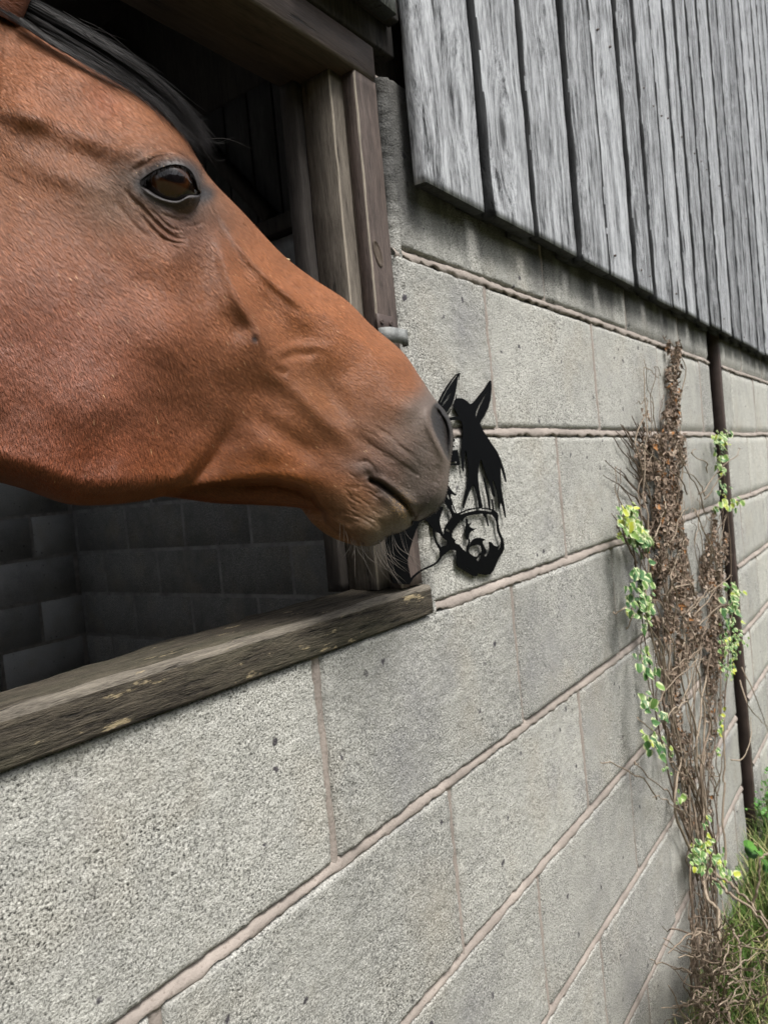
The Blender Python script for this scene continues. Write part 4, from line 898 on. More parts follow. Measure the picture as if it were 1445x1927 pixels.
# --- short coat hairs lying on the face
NHAIR = 110000
ii = rng.integers(0, NS * NT_, NHAIR * 4); Xp = px.ravel()[ii]; Yp = py.ravel()[ii]
okm = (Xp > -60) & (Xp < 860) & (Yp > -60) & (fur_amt.ravel()[ii] > rng.random(len(ii)) * 1.05) & (h.ravel()[ii] > 0.001)
ii = ii[okm][:NHAIR]; Xp = px.ravel()[ii]; Yp = py.ravel()[ii]; Hp = h.ravel()[ii]; m_ = len(ii)
ka = np.array([(600, 600, 40), (700, 700, 45), (450, 450, 45), (300, 550, 55), (150, 500, 60), (300, 750, 68), (150, 800, 78), (100, 920, 112), (250, 930, 105), (420, 920, 40), (550, 930, 28), (500, 800, 38), (620, 820, 35), (100, 150, 40), (250, 250, 30), (330, 430, 40), (50, 300, 62), (700, 900, 25)], float)
nu_ = 0; de_ = 0
for x_, y_, a_ in ka:
    w_ = 1 / ((Xp - x_) ** 2 + (Yp - y_) ** 2 + 900.0); nu_ = nu_ + w_ * a_; de_ = de_ + w_
an = np.radians(nu_ / de_ + rng.normal(0, 9, m_)); Lh = rng.uniform(5, 10.5, m_) * (0.55 + 0.45 * sstep(900, 300, Xp))
P0 = Pn.reshape(-1, 3)[ii]
# follow the hide: position of the tip is looked up on the mesh next to the root
tx, ty = Xp + np.cos(an) * Lh, Yp + np.sin(an) * Lh
side_ = np.stack([-np.sin(an), np.cos(an)], 1); Nrm = np.zeros((NS, NT_, 3)); Nrm[:] = np.cross(np.gradient(Pn, axis=0), np.gradient(Pn, axis=1))
Nrm /= np.linalg.norm(Nrm, axis=2)[..., None] + 1e-12; Nrm *= np.sign((Nrm * (CAM - Pn)).sum(2))[..., None]; Np = Nrm.reshape(-1, 3)[ii]
kx = RT[None] * np.cos(an)[:, None] - UP[None] * np.sin(an)[:, None]; kx = kx - Np * (kx * Np).sum(1)[:, None]; kx /= np.linalg.norm(kx, axis=1)[:, None] + 1e-9
sx2 = np.cross(kx, Np); Lm = (Lh * 0.00043)[:, None]; wd = rng.uniform(0.00009, 0.00017, m_)[:, None]
A0 = P0 + Np * 0.0001; A1 = P0 + kx * Lm * 0.6 + Np * 0.00075; A2 = P0 + kx * Lm + Np * 0.00095
Vr = np.stack([A0 - sx2 * wd, A0 + sx2 * wd, A1 - sx2 * wd * .8, A1 + sx2 * wd * .8, A2], 1).reshape(-1, 3)
b5 = np.arange(m_)[:, None] * 5; Fq = np.hstack([b5, b5 + 1, b5 + 3, b5 + 2]); Ft = np.hstack([b5 + 2, b5 + 3, b5 + 4])
cc_ = base.reshape(-1, 3)[ii] * np.where(rng.random(m_) < 0.35, rng.uniform(1.2, 2.1, m_), rng.uniform(0.78, 1.2, m_))[:, None]
qh = NT('coat_hair'); M_chair = qh.fin(qh.attr('coat', 'Color'), 0.5, None, 0.3)
ch_ = mesh_np('coat_hair', Vr, [tuple(r) for r in Fq.tolist()] + [tuple(r) for r in Ft.tolist()], M_chair, None, True, attrs={'coat': ('POINT', 'FLOAT_COLOR', np.clip(np.repeat(cc_, 5, 0), 0, 1))}); keep(ch_, horse); ch_['kind'] = 'stuff'
straw = MB(); p0 = at(536, 487, 0.004); straw.box(p0[0] - 0.006, p0[0] + 0.006, p0[1] - 0.0012, p0[1] + 0.0012, p0[2] - 0.0008, p0[2] + 0.0008, 0.0003, 0, 0, 3)
so_ = straw.build('straw', mat_plain('dry_straw', (0.55, 0.45, 0.26), 0.7)); tag(so_, 'tiny pale straw bit stuck on the bridge of the horse nose', 'straw')
# ================================================================== black metal horse-head plate on the wall
def zp(L): return np.array([(740 + a / 4.379, 680 + b / 4.379) for a, b in L])
blackp = [
 [(500,310),(530,303),(560,303),(585,312),(608,328),(632,351),(650,345),(672,325),(710,275),(745,235),(770,195),(788,165),(798,156),(807,163),(809,200),(808,260),(800,320),(780,390),(750,450),(722,490),(715,512),(740,570),(775,625),(815,685),(850,735),(878,790),(888,815),(889,850),(884,880),(884,960),(890,1040),(903,1120),(918,1200),(928,1285),(922,1290),(912,1250),(900,1195),(888,1165),(880,1180),(880,1212),(872,1218),(866,1160),(856,1090),(845,1035),(828,990),(818,972),(817,1000),(828,1050),(838,1110),(832,1120),(820,1105),(803,1040),(775,960),(750,890),(735,840),(722,805),(712,830),(703,880),(697,960),(702,1000),(706,1040),(718,1110),(736,1200),(722,1207),(705,1203),(700,1160),(688,1100),(676,1055),(662,1012),(645,1035),(622,1090),(600,1150),(582,1210),(574,1210),(578,1150),(590,1090),(606,1030),(616,970),(620,900),(614,830),(604,760),(595,726),(588,760),(584,830),(580,905),(573,910),(565,870),(560,800),(558,740),(566,690),(574,630),(576,580),(572,530),(562,495),(545,482),(500,484),(440,492),(360,500),(360,474),(455,462),(520,456),(536,450),(520,420),(497,387),(494,360)],
 [(872,795),(885,815),(905,865),(922,930),(932,990),(926,997),(915,965),(900,915),(886,865),(876,845)],
 [(741,956),(752,955),(764,1010),(778,1070),(795,1150),(800,1212),(787,1212),(776,1130),(760,1050)],
 [(809,1136),(819,1135),(826,1180),(830,1222),(820,1222)],
 [(553,93),(540,96),(515,108),(480,150),(440,205),(405,262),(378,318),(345,380),(330,430),(370,440),(400,430),(425,450),(440,458),(465,420),(490,370),(508,325),(520,300),(530,230),(540,160),(548,112)],
 [(380,790),(420,745),(475,733),(528,729),(534,745),(540,790),(550,850),(538,857),(465,856),(400,852)],
 [(440,640),(490,630),(512,648),(500,662),(478,668),(492,688),(508,704),(503,710),(470,692),(440,700)],
 [(420,960),(452,1018),(470,1048),(495,1078),(520,1103),(512,1108),(490,1096),(472,1098),(474,1120),(492,1180),(512,1232),(526,1255),(505,1275),(490,1288),(480,1260),(465,1225),(440,1188),(400,1140),(390,1000)],
 [(505,1258),(535,1250),(560,1240),(620,1215),(690,1203),(760,1207),(822,1218),(835,1228),(858,1250),(866,1275),(866,1300),(862,1320),(868,1350),(874,1390),(890,1430),(906,1470),(915,1510),(914,1545),(900,1580),(875,1612),(852,1660),(830,1718),(800,1754),(762,1760),(722,1754),(695,1746),(694,1764),(680,1772),(655,1768),(620,1745),(570,1715),(532,1692),(519,1655),(519,1600),(520,1560),(500,1556),(470,1552),(440,1575),(405,1608),(385,1612),(383,1545),(405,1522),(440,1518),(446,1490),(438,1460),(418,1440),(420,1395),(425,1370),(440,1340),(465,1312)],
 [(415,1200),(398,1250),(383,1300),(386,1345),(400,1395),(420,1440),(440,1450),(440,1475),(420,1462),(385,1420),(345,1402),(310,1360),(272,1312),(250,1290),(200,1240),(160,1150),(320,1180)],
 [(325,1380),(345,1402),(343,1435),(360,1485),(398,1535),(388,1555),(370,1530),(350,1495),(334,1440)],
 [(262,1300),(215,1330),(190,1385),(160,1470),(140,1540),(122,1620),(120,1670),(135,1740),(152,1806),(135,1838),(60,1838),(0,1825),(-40,1700),(-60,1500),(0,1350),(100,1250),(220,1240)],
]
holes = [
 [(776,244),(762,262),(735,310),(702,365),(684,410),(678,440),(682,468),(690,445),(702,405),(722,360),(746,310),(768,270)],
 [(528,114),(514,120),(476,172),(432,242),(398,308),(384,342),(392,346),(404,318),(444,240),(486,176),(518,130)],
 [(541,122),(534,124),(522,205),(507,285),(482,358),(452,404),(432,432),(440,438),(466,408),(490,372),(512,312),(524,262),(536,190)],
 [(488,230),(476,258),(450,280),(440,305),(410,345),(398,374),(414,362),(446,322),(470,288),(484,256)],
 [(468,834),(524,827),(527,833),(522,839),(468,842)], [(470,757),(486,752),(489,764),(478,774),(470,772)],
 [(546,1260),(600,1233),(690,1214),(760,1216),(808,1228),(812,1236),(800,1240),(750,1230),(690,1228),(620,1242),(562,1262)],
 [(455,1100),(445,1096),(441,1112),(452,1132),(462,1142),(468,1138)], [(478,1182),(487,1186),(500,1218),(514,1244),(506,1250),(490,1222)],
 # open face between noseband and nose
 [(600,1278),(650,1266),(720,1256),(738,1256),(745,1275),(762,1290),(775,1340),(780,1362),(786,1355),(778,1300),(766,1262),(790,1258),(815,1265),(836,1292),(848,1320),(852,1350),(856,1395),(868,1425),(880,1455),(888,1480),(884,1505),(862,1525),(832,1518),(805,1488),(788,1486),(792,1530),(786,1570),(770,1605),(755,1608),(752,1598),(768,1580),(766,1555),(752,1530),(738,1500),(736,1480),(752,1476),(764,1472),(745,1462),(715,1453),(690,1454),(662,1464),(642,1485),(630,1515),(624,1532),(612,1570),(602,1572),(575,1552),(545,1512),(512,1498),(508,1482),(520,1470),(506,1470),(486,1448),(484,1420),(494,1392),(520,1352),(545,1346),(566,1322),(580,1300)],
 [(632,1532),(652,1520),(690,1512),(712,1514),(724,1530),(728,1562),(720,1582),(705,1588),(690,1612),(660,1604),(632,1584),(620,1560)],
 [(716,1588),(700,1612),(686,1636),(698,1648),(714,1632),(722,1604)],
 [(594,1690),(604,1698),(650,1726),(698,1752),(688,1748),(640,1722),(606,1704)],
 [(878,1510),(868,1540),(860,1560),(872,1550),(884,1520)],
 [(430,1388),(446,1380),(466,1396),(462,1412),(450,1404),(436,1398)],
 [(556,1302),(548,1326),(526,1342),(534,1352),(552,1342),(564,1318)],
]
back_on = [
 [(598,1294),(612,1300),(618,1345),(645,1326),(640,1342),(626,1358),(645,1372),(668,1380),(694,1370),(676,1384),(645,1400),(628,1420),(620,1460),(608,1472),(594,1440),(592,1390),(600,1345)],
 [(618,1452),(632,1470),(632,1495),(620,1530),(612,1574),(602,1574),(608,1520),(622,1492)],
]
st = 0.42
gx = np.arange(715, 960, st); gy = np.arange(695, 1108, st); GX, GY = np.meshgrid(gx, gy, indexing='ij')
mask = np.zeros(GX.shape)
for p in blackp: mask[inside(GX, GY, zp(p))] = 1
for p in holes: mask[inside(GX, GY, zp(p))] = 0
for p in back_on: mask[inside(GX, GY, zp(p))] = 1
lead = zp([(400,1590),(392,1612),(370,1645),(340,1672),(300,1692),(240,1720),(190,1755),(160,1785),(140,1815)])
d, _ = pl_dist(GX, GY, catmull(lead, 40)); mask[d < 1.7] = 1
mask[0] = mask[-1] = 0; mask[:, 0] = mask[:, -1] = 0
f = mask.copy()
for _ in range(1):
    f[1:-1] = 0.25 * f[:-2] + 0.5 * f[1:-1] + 0.25 * f[2:]; f[:, 1:-1] = 0.25 * f[:, :-2] + 0.5 * f[:, 1:-1] + 0.25 * f[:, 2:]
f -= 0.5
# marching squares -> filled outline with thickness
YF, YB = -0.0050, -0.0041
nx, ny = f.shape; vid = {}; V2 = []; F = []; rim = []
def vert(key, x, y):
    if key not in vid: vid[key] = len(V2); V2.append((x, y))
    return vid[key]
full = (f[:-1, :-1] > 0) & (f[1:, :-1] > 0) & (f[1:, 1:] > 0) & (f[:-1, 1:] > 0); none = (f[:-1, :-1] <= 0) & (f[1:, :-1] <= 0) & (f[1:, 1:] <= 0) & (f[:-1, 1:] <= 0)
for i in range(nx - 1):
    for j in range(ny - 1):
        if none[i, j]: continue
        cs = [(i, j), (i + 1, j), (i + 1, j + 1), (i, j + 1)]; poly = []; cut = []
        for k in range(4):
            a, b = cs[k], cs[(k + 1) % 4]; fa, fb = f[a], f[b]
            if fa > 0: poly.append(vert(a, gx[a[0]], gy[a[1]]))
            if (fa > 0) != (fb > 0):
                t = fa / (fa - fb); key = (min(a, b), max(a, b)); 
                v = vert(key, gx[a[0]] + t * (gx[b[0]] - gx[a[0]]), gy[a[1]] + t * (gy[b[1]] - gy[a[1]])); poly.append(v); cut.append((len(poly) - 1, fa > 0))
        if len(poly) > 2:
            F.append(poly)
            if not full[i, j]:
                m = len(poly); iscut = set(c[0] for c in cut)
                for k in range(m):
                    if k in iscut and (k + 1) % m in iscut:
                        # boundary edge leaves through a cut going out and comes back in
                        lab = dict(cut)
                        if lab[k]: rim.append((poly[k], poly[(k + 1) % m]))
n = len(V2); VV = [ony(x, y, YF) for x, y in V2]; VV = np.array(VV); VB = VV.copy(); VB[:, 1] = YB
FF = [tuple(p) for p in F] + [tuple(k + n for k in p[::-1]) for p in F] + [(b, a, a + n, b + n) for a, b in rim]
plate = mesh_np('metal_plaque', np.vstack([VV, VB]), FF, M_black)
tag(plate, 'flat black cut-out metal horse head in a halter fixed to the block wall', 'plaque')
# ================================================================== dead ivy, living ivy, weeds at the foot of the wall
def leaf_mesh(curves, name, mat, parent): pass
def add_leaf(L, c, nrm, up, size, kind, r):
    """a small leaf with its own outline, folded along the midrib"""
    nrm = nrm / np.linalg.norm(nrm); up = up - nrm * (up @ nrm); up /= np.linalg.norm(up) + 1e-9; sd_ = np.cross(up, nrm)
    if kind == 'ivy': out = [(0, -.1), (.32, -.16), (.52, .06), (.36, .28), (.30, .42), (0, .95)]
    elif kind == 'round': out = [(0, 0), (.34, .04), (.50, .32), (.40, .66), (.2, .86), (0, .92)]
    else: out = [(0, 0), (.2, .15), (.26, .45), (.16, .75), (0, 1.0)]
    fold = L['fold'] * (0.7 + 0.6 * rng.random()); curl = L['curl'] * rng.normal(0, 1)
    pts = []; n = len(out)
    mid = [(0, v) for _, v in out]
    for sgn in (1, -1):
        base = len(L['V'])
        for (u_, v_) in out:
            L['V'].append(c + size * (sd_ * u_ * sgn + up * v_ + nrm * (fold * u_ + curl * v_ * v_))); L['C'].append((r, min(1.0, u_ * 2.0 + (0.25 if v_ > .8 or v_ < 0 else 0)), 0))
        for (u_, v_) in mid:
            L['V'].append(c + size * (up * v_ + nrm * curl * v_ * v_)); L['C'].append((r, 0.0, 0))
        for k in range(n - 1):
            q4 = (base + k, base + k + 1, base + n + k + 1, base + n + k)
            L['F'].append(q4 if sgn > 0 else q4[::-1])
def newL(fold=0.3, curl=0.2): return {'V': [], 'F': [], 'C': [], 'fold': fold, 'curl': curl}
def build_leaves(L, name, mat, parent):
    o = mesh_np(name, np.array(L['V']), L['F'], mat, None, False, attrs={'leaf': ('POINT', 'FLOAT_VECTOR', np.array(L['C']))})
    if parent: keep(o, parent)
    return o
def leaf_mat(name, stops, edge=None, edgec=None, rough=0.55, trans=0.15):
    q = NT(name); a = q.sep(q.attr('leaf', 'Vector')); n = q.noise(q.coord(), 160, 3, 0.6)
    c = q.ramp(a[0], stops)
    if edge is not None: c = q.mix(q.rng(q.math('ADD', a[1], q.math('MULTIPLY', q.math('SUBTRACT', n, 0.5), 0.8)), edge - 0.12, edge + 0.12, 0, 0.9), c, edgec)
    c = q.mix(q.rng(n, 0.35, 0.65, 0, 0.3), c, q.mix(1.0, c, (0.55, 0.55, 0.5), 'MULTIPLY'))
    return q.fin(c, rough, None, 0.3, Subsurface_Weight=0.0)
M_deadleaf = leaf_mat('dead_ivy_leaf', [(0.0, (0.075, 0.054, 0.04)), (0.35, (0.19, 0.14, 0.105)), (0.7, (0.32, 0.245, 0.185)), (0.95, (0.48, 0.41, 0.34)), (1.0, (0.30, 0.14, 0.05))], rough=0.85)
M_ivyleaf = leaf_mat('variegated_ivy_leaf', [(0.0, (0.03, 0.09, 0.03)), (0.5, (0.07, 0.16, 0.045)), (0.85, (0.16, 0.26, 0.06)), (1.0, (0.42, 0.45, 0.05))], 0.62, (0.55, 0.60, 0.34), 0.42)
M_weedleaf = leaf_mat('weed_leaf', [(0.0, (0.03, 0.10, 0.015)), (1.0, (0.09, 0.24, 0.03))], rough=0.5)
q = NT('ivy_stem_bark'); r = q.attr('rnd'); n = q.noise(q.coord(), 120, 4, 0.6)
M_stem = q.fin(q.mix(q.rng(n, 0.35, 0.65), q.ramp(r, [(0, (0.09, 0.062, 0.045)), (0.55, (0.21, 0.16, 0.12)), (1, (0.36, 0.30, 0.23))]), q.ramp(r, [(0, (0.05, 0.035, 0.025)), (1, (0.24, 0.19, 0.14))])), 0.85, q.bump(n, 0.0006), 0.2)
def wp(x, y, out=0.008): return ony(x, y, -out)
def trail(pts, out, n=24, wob=0.004, seed=0):
    g = catmull(pts, n); o = np.interp(np.linspace(0, 1, n), np.linspace(0, 1, len(out)), out) if hasattr(out, '__len__') else np.full(n, out)
    P = np.array([wp(x, y, v) for (x, y), v in zip(g, o)]); s = np.arange(n) * 0.55
    P[:, 0] += wob * vnoise(s, s * 0 + seed, None, 81); P[:, 1] += 0.5 * wob * vnoise(s, s * 0 + seed + 9, None, 82); P[:, 2] += wob * vnoise(s, s * 0 + seed + 5, None, 83)
    P[:, 1] = np.minimum(P[:, 1], -0.004)
    return P
BASE = wp(1335, 1690, 0.05)
dead = thing('dead_ivy', 'dried brown ivy climbing the block wall left of the steel post', 'ivy', tuple(wp(1330, 1750, 0.02)))
stems = MB()
roots_px = [(1316, 1640), (1322, 1660), (1330, 1650), (1340, 1640), (1352, 1650), (1310, 1620)]
mains = [[(1318, 1640), (1290, 1520), (1262, 1420), (1244, 1300), (1232, 1180), (1222, 1060), (1214, 950), (1212, 820), (1216, 700), (1228, 705)],
         [(1322, 1650), (1300, 1520), (1280, 1400), (1268, 1260), (1262, 1120), (1256, 960), (1258, 820), (1262, 700), (1266, 645), (1272, 630)],
         [(1325, 1650), (1312, 1500), (1300, 1380), (1294, 1260), (1290, 1150), (1280, 1000), (1272, 860), (1268, 760)],
         [(1335, 1650), (1322, 1500), (1318, 1380), (1326, 1260), (1330, 1140), (1318, 1040), (1306, 970), (1310, 930)],
         [(1345, 1640), (1330, 1480), (1336, 1360), (1344, 1240), (1350, 1120), (1352, 1000), (1356, 950)],
         [(1350, 1660), (1342, 1520), (1340, 1400), (1352, 1260), (1362, 1120), (1364, 1010), (1368, 950)],
         [(1312, 1600), (1284, 1480), (1254, 1360), (1230, 1240), (1212, 1120), (1190, 1010), (1166, 960), (1148, 880)],
         [(1320, 1640), (1296, 1500), (1272, 1380), (1252, 1240), (1242, 1080), (1236, 940), (1226, 830), (1200, 760), (1196, 770)],
         [(1330, 1640), (1312, 1480), (1308, 1340), (1312, 1220), (1300, 1080), (1268, 940), (1240, 800), (1236, 740)]]
for i, m in enumerate(mains):
    for j in range(3):
        mm = [(x + rng.normal(0, 14 if k < 2 else 10), y + rng.normal(0, 6)) for k, (x, y) in enumerate(m[: len(m) - (rng.integers(0, 3) if j else 0)])]
        n = 60; stems.tube(trail(mm, np.linspace(0.014 + 0.014 * rng.random(), 0.006 + 0.012 * rng.random(), 6), n, 0.010, i * 7 + j), np.linspace(0.0034 if j < 1 else 0.0017, 0.0008, n), 5, rng.uniform(0.2, 0.95))
for k in range(30):                         # short dark twigs fanning to the left with aerial roots
    t = rng.random(); x0, y0 = 1240 - 30 * t, 880 + 160 * t * rng.random() * 1.2; x1 = x0 - rng.uniform(15, 60) * (0.5 + t); y1 = y0 - rng.uniform(40, 110)
    stems.tube(trail([(x0, y0), (0.5 * (x0 + x1) + 3, 0.5 * (y0 + y1)), (x1, y1)], 0.006, 16, 0.004, k + 100), np.linspace(0.0022, 0.0009, 16), 4, rng.uniform(0, 0.35))
for k in range(46):                         # pale loose tendrils
    x0, y0 = rng.uniform(1225, 1350), rng.uniform(880, 1560); L = rng.uniform(30, 130); a_ = rng.uniform(-0.9, 0.9)
    stems.tube(trail([(x0, y0), (x0 + L * .4 * math.sin(a_) + 6, y0 - L * .4), (x0 + L * math.sin(a_), y0 - L * math.cos(a_)), (x0 + L * math.sin(a_) + rng.normal(0, 14), y0 - L * math.cos(a_) - 8)], [0.015, 0.035, 0.045, 0.03], 22, 0.006, k + 200), np.linspace(0.0020, 0.0008, 22), 4, rng.uniform(0.6, 1.0))
for f in ([(1248, 1130), (1262, 1110), (1290, 1102), (1310, 1098)], [(1240, 975), (1252, 960), (1248, 930)], [(1214, 1028), (1232, 1012), (1248, 965)], [(1185, 1128), (1172, 1148), (1152, 1155)], [(1190, 1140), (1188, 1165), (1178, 1186)], [(1266, 1180), (1272, 1120), (1262, 1085), (1275, 1050)], [(1395, 1255), (1420, 1310), (1448, 1385)], [(1375, 1430), (1398, 1425), (1412, 1390), (1412, 1350)], [(1392, 1280), (1408, 1330), (1445, 1370)]):
    stems.tube(trail(f, [0.02, 0.05, 0.03], 20, 0.003, 300), np.linspace(0.0022, 0.0010, 20), 5, 0.95)
stems.build('stem', M_stem, dead, True)
dl = newL(0.7, 0.6)
zones = [([(1252, 640), (1276, 640), (1280, 720), (1284, 800), (1286, 930), (1290, 1020), (1300, 1090), (1310, 1120), (1318, 1060), (1330, 985), (1352, 950), (1368, 965), (1366, 1090), (1366, 1210), (1352, 1300), (1336, 1300), (1322, 1230), (1304, 1210), (1290, 1240), (1278, 1310), (1262, 1290), (1240, 1240), (1228, 1150), (1222, 1040), (1212, 940), (1208, 860), (1224, 800), (1244, 760), (1254, 700)], 6400, 0.0105),
         ([(1236, 1240), (1290, 1240), (1300, 1400), (1310, 1560), (1290, 1560), (1262, 1430)], 700, 0.009), ([(1322, 1220), (1362, 1220), (1352, 1400), (1344, 1560), (1322, 1560), (1320, 1400)], 420, 0.009),
         ([(1194, 830), (1214, 830), (1220, 960), (1216, 1080), (1200, 1020)], 200, 0.008)]
for poly, cnt, sz in zones:
    pa = np.array(poly, float); lo, hi = pa.min(0), pa.max(0); XX = rng.uniform(lo[0], hi[0], cnt * 3); YY = rng.uniform(lo[1], hi[1], cnt * 3)
    dd = sdist(XX, YY, pa); keepm = (dd > -3) & (vnoise(XX / 11, YY / 26, None, 91) > -0.30 + 0.45 * (dd < 9)); idx = np.nonzero(keepm)[0][:cnt]
    for i in idx:
        dpt = rng.random() ** 1.3; c = wp(XX[i], YY[i], 0.005 + 0.026 * dpt * min(1, max(0.2, dd[i] / 26)))
        add_leaf(dl, c, np.array([rng.normal(-.35, .6), -1.0, rng.normal(.1, .6)]), np.array([rng.normal(0, .6), rng.normal(-.2, .4), -1 + rng.normal(0, .7)]), sz * rng.uniform(0.55, 1.35), 'ivy' if rng.random() < .6 else 'long', min(1, max(0, rng.normal(0.42, 0.24))) if rng.random() > 0.02 else 1.0)
for y in np.arange(648, 800, 3.2):
    for _ in range(2):
        c = wp(1266 + rng.normal(4, 5), y + rng.normal(0, 3), 0.010 + 0.012 * rng.random()); add_leaf(dl, c, np.array([rng.normal(0, .5), -1, rng.normal(0, .5)]), np.array([rng.normal(.2, .5), -.1, -1]), 0.012 * rng.uniform(.6, 1.2), 'ivy', rng.uniform(0.1, 0.75) if rng.random() > .1 else 1)
for y in np.arange(770, 840, 4):
    c = wp(1212 + rng.normal(0, 3), y, 0.010); add_leaf(dl, c, np.array([0, -1, 0.2]), np.array([rng.normal(.2, .5), 0, -1]), 0.011, 'ivy', rng.uniform(.3, .7))
build_leaves(dl, 'dead_leaves', M_deadleaf, dead)

def ivy(label, strands_, leaves, group='living ivy on the wall'):
    root = thing('ivy_plant', label, 'ivy', tuple(wp(*strands_[0][0], 0.01)), group)
    mb = MB()
    for k, s_ in enumerate(strands_): mb.tube(trail(s_, 0.018, 26, 0.004, k + 400), np.linspace(0.0022, 0.0012, 26), 5, 0.3)
    mb.build('stem', M_stem, root, True)
    L = newL(0.25, 0.25)
    for x, y, rx, ry, n, sz, bright in leaves:
        for i in range(int(n * 1.35)):
            a_, b_ = rng.normal(0, .5), rng.normal(0, .5); c = wp(x + rx * a_, y + ry * b_, 0.016 + 0.05 * rng.random() * min(1, rx / 18))
            add_leaf(L, c, np.array([rng.normal(-.35, .35), -1.0, rng.normal(.55, .35)]), np.array([rng.normal(0, .6), -.3, -1 + rng.normal(0, .35)]), 0.66 * sz * rng.uniform(.55, 1.25), 'ivy' if rng.random() < .5 else 'round', min(1, max(0, rng.normal(bright, .22))))
    build_leaves(L, 'leaves', M_ivyleaf, root)
ivy('green ivy strand with cream-edged leaves down the left edge of the dead ivy', [[(1310, 1620), (1270, 1500), (1245, 1400), (1225, 1280), (1205, 1150), (1195, 1050), (1175, 960)], [(1200, 1060), (1172, 1010), (1160, 990)]],
    [(1178, 958, 14, 12, 14, .022, .82), (1182, 980, 24, 18, 22, .030, .8), (1198, 1005, 26, 20, 26, .032, .5), (1205, 1020, 18, 12, 10, .032, .2), (1164, 1004, 5, 16, 6, .013, .9), (1202, 1078, 20, 16, 13, .030, .35), (1200, 1100, 18, 14, 12, .028, .35), (1202, 1125, 20, 16, 14, .028, .45), (1206, 1148, 20, 12, 14, .028, .55), (1212, 1180, 10, 14, 3, .02, .4),
     (1210, 1235, 16, 20, 8, .026, .35), (1222, 1262, 16, 16, 8, .026, .35), (1226, 1318, 18, 22, 9, .028, .4), (1238, 1345, 18, 14, 7, .028, .3), (1222, 1380, 14, 14, 6, .024, .7), (1232, 1398, 20, 22, 9, .028, .35), (1258, 1408, 8, 8, 2, .02, .9), (1252, 1448, 6, 14, 4, .02, .7), (1276, 1498, 12, 12, 5, .02, .7)])
ivy('green ivy strand with small pale leaves climbing the brown steel post', [[(1362, 1340), (1370, 1240), (1376, 1120), (1368, 960), (1354, 850), (1350, 815)]],
    [(1352, 822, 18, 16, 26, .028, .75), (1356, 850, 14, 16, 12, .026, .65), (1352, 880, 10, 18, 9, .026, .8), (1358, 915, 12, 18, 9, .024, .3), (1370, 945, 22, 14, 18, .030, .7), (1376, 1108, 18, 18, 16, .032, .6), (1374, 1140, 18, 22, 16, .032, .35), (1370, 1165, 14, 14, 8, .03, .4), (1376, 1210, 22, 42, 80, .018, .6), (1366, 1262, 12, 22, 18, .018, .55), (1356, 1340, 8, 20, 5, .018, .8), (1355, 1372, 8, 12, 5, .024, .9), (1350, 1420, 6, 12, 3, .018, .8)])
ivy('low ivy sprays with small pale leaves near the foot of the wall', [[(1330, 1700), (1310, 1620), (1300, 1585)], [(1400, 1690), (1370, 1640), (1340, 1600), (1326, 1560)]],
    [(1306, 1596, 14, 18, 16, .026, .7), (1318, 1622, 22, 18, 22, .026, .6), (1326, 1590, 14, 26, 14, .024, .6), (1326, 1548, 8, 16, 6, .02, .5), (1352, 1625, 14, 26, 18, .024, .7), (1360, 1650, 20, 16, 16, .024, .65), (1384, 1640, 10, 14, 8, .026, .5), (1342, 1662, 8, 10, 4, .028, .3)])
# bare runners hanging out from the foot of the ivy
rt = thing('bare_runners', 'tangle of bare pale ivy runners hanging out at the foot of the wall', 'runners', tuple(wp(1330, 1900, 0.05)))
mb = MB()
fix = [([(1322, 1645), (1330, 1690), (1352, 1712), (1352, 1770), (1348, 1820), (1370, 1835), (1395, 1850)], [.03, .06, .09, .11, .10, .13, .15], .0042), ([(1324, 1648), (1350, 1660), (1372, 1682), (1420, 1715), (1445, 1745)], [.03, .06, .10, .16, .2], .0040), ([(1340, 1640), (1380, 1670), (1420, 1710), (1455, 1745)], [.03, .08, .14, .2], .0042),
       ([(1412, 1705), (1425, 1670), (1430, 1620), (1440, 1606), (1458, 1604)], [.12, .14, .15, .16, .16], .0032), ([(1318, 1810), (1335, 1830), (1350, 1850), (1370, 1862)], [.04, .07, .09, .11], .0036), ([(1325, 1815), (1342, 1850), (1350, 1900), (1352, 1940)], [.05, .08, .1, .1], .0034), ([(1316, 1770), (1314, 1790), (1322, 1812)], [.03, .04, .05], .003), ([(1378, 1750), (1392, 1790), (1392, 1840)], [.12, .14, .15], .003), ([(1310, 1925), (1360, 1890), (1400, 1885), (1450, 1870)], [.05, .1, .14, .2], .0034), ([(1355, 1880), (1370, 1910), (1380, 1945)], [.1, .12, .14], .0034)]
for p, o_, rd in fix: mb.tube(trail(p, o_, 40, 0.004, len(p)), np.linspace(rd, rd * 0.55, 40), 6, rng.uniform(.75, 1))
for k in range(210):
    x0, y0 = rng.uniform(1300, 1450), rng.uniform(1740, 1960); a_ = rng.uniform(0, math.tau); L = rng.uniform(20, 90)
    mb.tube(trail([(x0, y0), (x0 + .5 * L * math.cos(a_) + rng.normal(0, 10), y0 + .5 * L * math.sin(a_) + rng.normal(0, 10)), (x0 + L * math.cos(a_), y0 + L * math.sin(a_))], np.array([rng.uniform(.02, .2), rng.uniform(.02, .2), rng.uniform(.02, .2)]), 14, .004, k), np.linspace(.0018, .0008, 14), 4, rng.uniform(.3, 1))
for k in range(90):
    x0, y0 = rng.uniform(1296, 1345), rng.uniform(1560, 1800)
    mb.tube(trail([(x0, y0), (x0 + rng.normal(4, 6), y0 + 40), (x0 + rng.normal(6, 10), y0 + rng.uniform(70, 140))], rng.uniform(.006, .06), 14, .005, k + 50), np.linspace(.0018, .001, 14), 4, rng.uniform(.2, .9))
mb.build('runner', M_stem, rt, True)
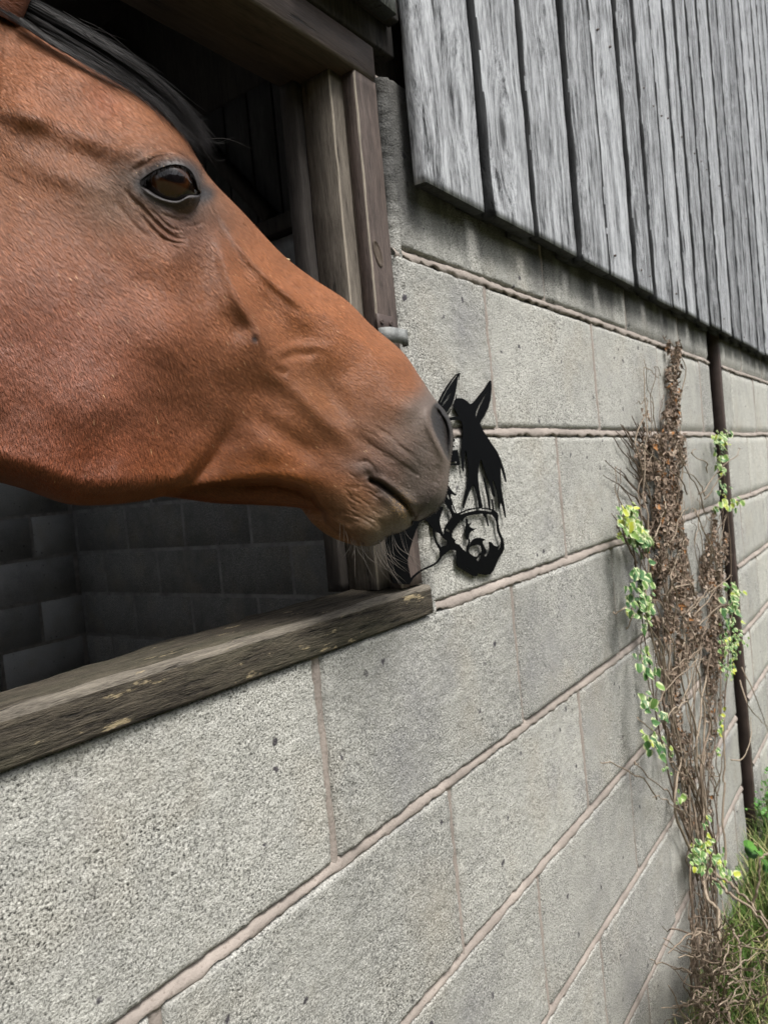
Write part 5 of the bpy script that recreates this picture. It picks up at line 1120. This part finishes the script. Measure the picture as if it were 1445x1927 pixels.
# grass and weeds
M_grass = leaf_mat('grass_blade', [(0.0, (0.04, 0.10, 0.015)), (0.6, (0.12, 0.20, 0.04)), (0.85, (0.30, 0.30, 0.12)), (1.0, (0.42, 0.36, 0.20))], rough=0.6)
V = []; F = []; Cc = []; off = 0
def blade(b, hgt, wid, lean, r):
    global off
    d = np.array([math.cos(lean[0]), math.sin(lean[0]), 0]); sd_ = np.array([-d[1], d[0], 0])
    for i in range(5):
        t = i / 4; c = b + d * lean[1] * hgt * t * t + np.array([0, 0, hgt * (t - 0.25 * lean[1] * t * t)]); w_ = wid * (1 - t ** 1.5) + 0.0002
        V.append(c - sd_ * w_); V.append(c + sd_ * w_); Cc.extend([(r, 0, 0)] * 2)
    for i in range(4): F.append((off + 2 * i, off + 2 * i + 1, off + 2 * i + 3, off + 2 * i + 2))
    off += 10
for k in range(9000):
    x = rng.uniform(0.9, 4.2); y = -abs(rng.normal(0, 0.22)) - 0.01
    if rng.random() < 0.25: y = rng.uniform(-1.6, -0.1)
    tall = 0.05 + 0.13 * rng.random() + (0.07 * rng.random() if x > 1.7 and y > -0.3 else 0)
    blade(np.array([x, y, GZ]), tall, rng.uniform(.0012, .003), (rng.uniform(0, math.tau), rng.uniform(.1, 1.3)), rng.random() ** 0.75)
g = mesh_np('grass', np.array(V), F, M_grass, None, False, attrs={'leaf': ('POINT', 'FLOAT_VECTOR', np.array(Cc))}); tag(g, 'green and straw coloured grass along the foot of the wall', kind='stuff')
def weed(label, spots, size, n, hgt):
    root = thing('weed', label, 'weed', (spots[0][0], spots[0][1], GZ), 'weeds by the wall'); mb = MB(); L = newL(0.2, 0.3)
    for x, y in spots:
        for s_ in range(n):
            a_ = rng.uniform(0, math.tau); R_ = hgt * rng.uniform(.2, .55); top = np.array([x + R_ * math.cos(a_), min(-0.02, y + R_ * math.sin(a_)), GZ + hgt * rng.uniform(.6, 1.1)]); b = np.array([x, y, GZ])
            mid_ = 0.5 * (b + top) + np.array([0, 0, hgt * .18]); mb.tube(catmull([b, mid_, top], 10), np.linspace(.003, .0014, 10), 5, .5)
            for j in range(5): add_leaf(L, top + rng.normal(0, .012, 3) - np.array([0, 0.01, 0]), np.array([rng.normal(-.3, .4), -.7, 1.0]), np.array([math.cos(a_ + j), math.sin(a_ + j), rng.normal(-.2, .3)]), size * rng.uniform(.7, 1.2), 'round', rng.random())
    mb.build('stem', M_weedstem, root, True); build_leaves(L, 'leaves', M_weedleaf, root)
M_weedstem = mat_plain('weed_stem', (0.08, 0.15, 0.04), 0.6)
weed('bushy broad-leaved green weed at the bottom right corner by the wall', [(1.66, -0.17), (1.80, -0.20), (1.55, -0.24)], 0.034, 12, 0.20)
weed('fine green weed growing up against the foot of the brown steel post', [(2.02, -0.06), (2.2, -0.08), (2.35, -0.10)], 0.012, 20, 0.20)
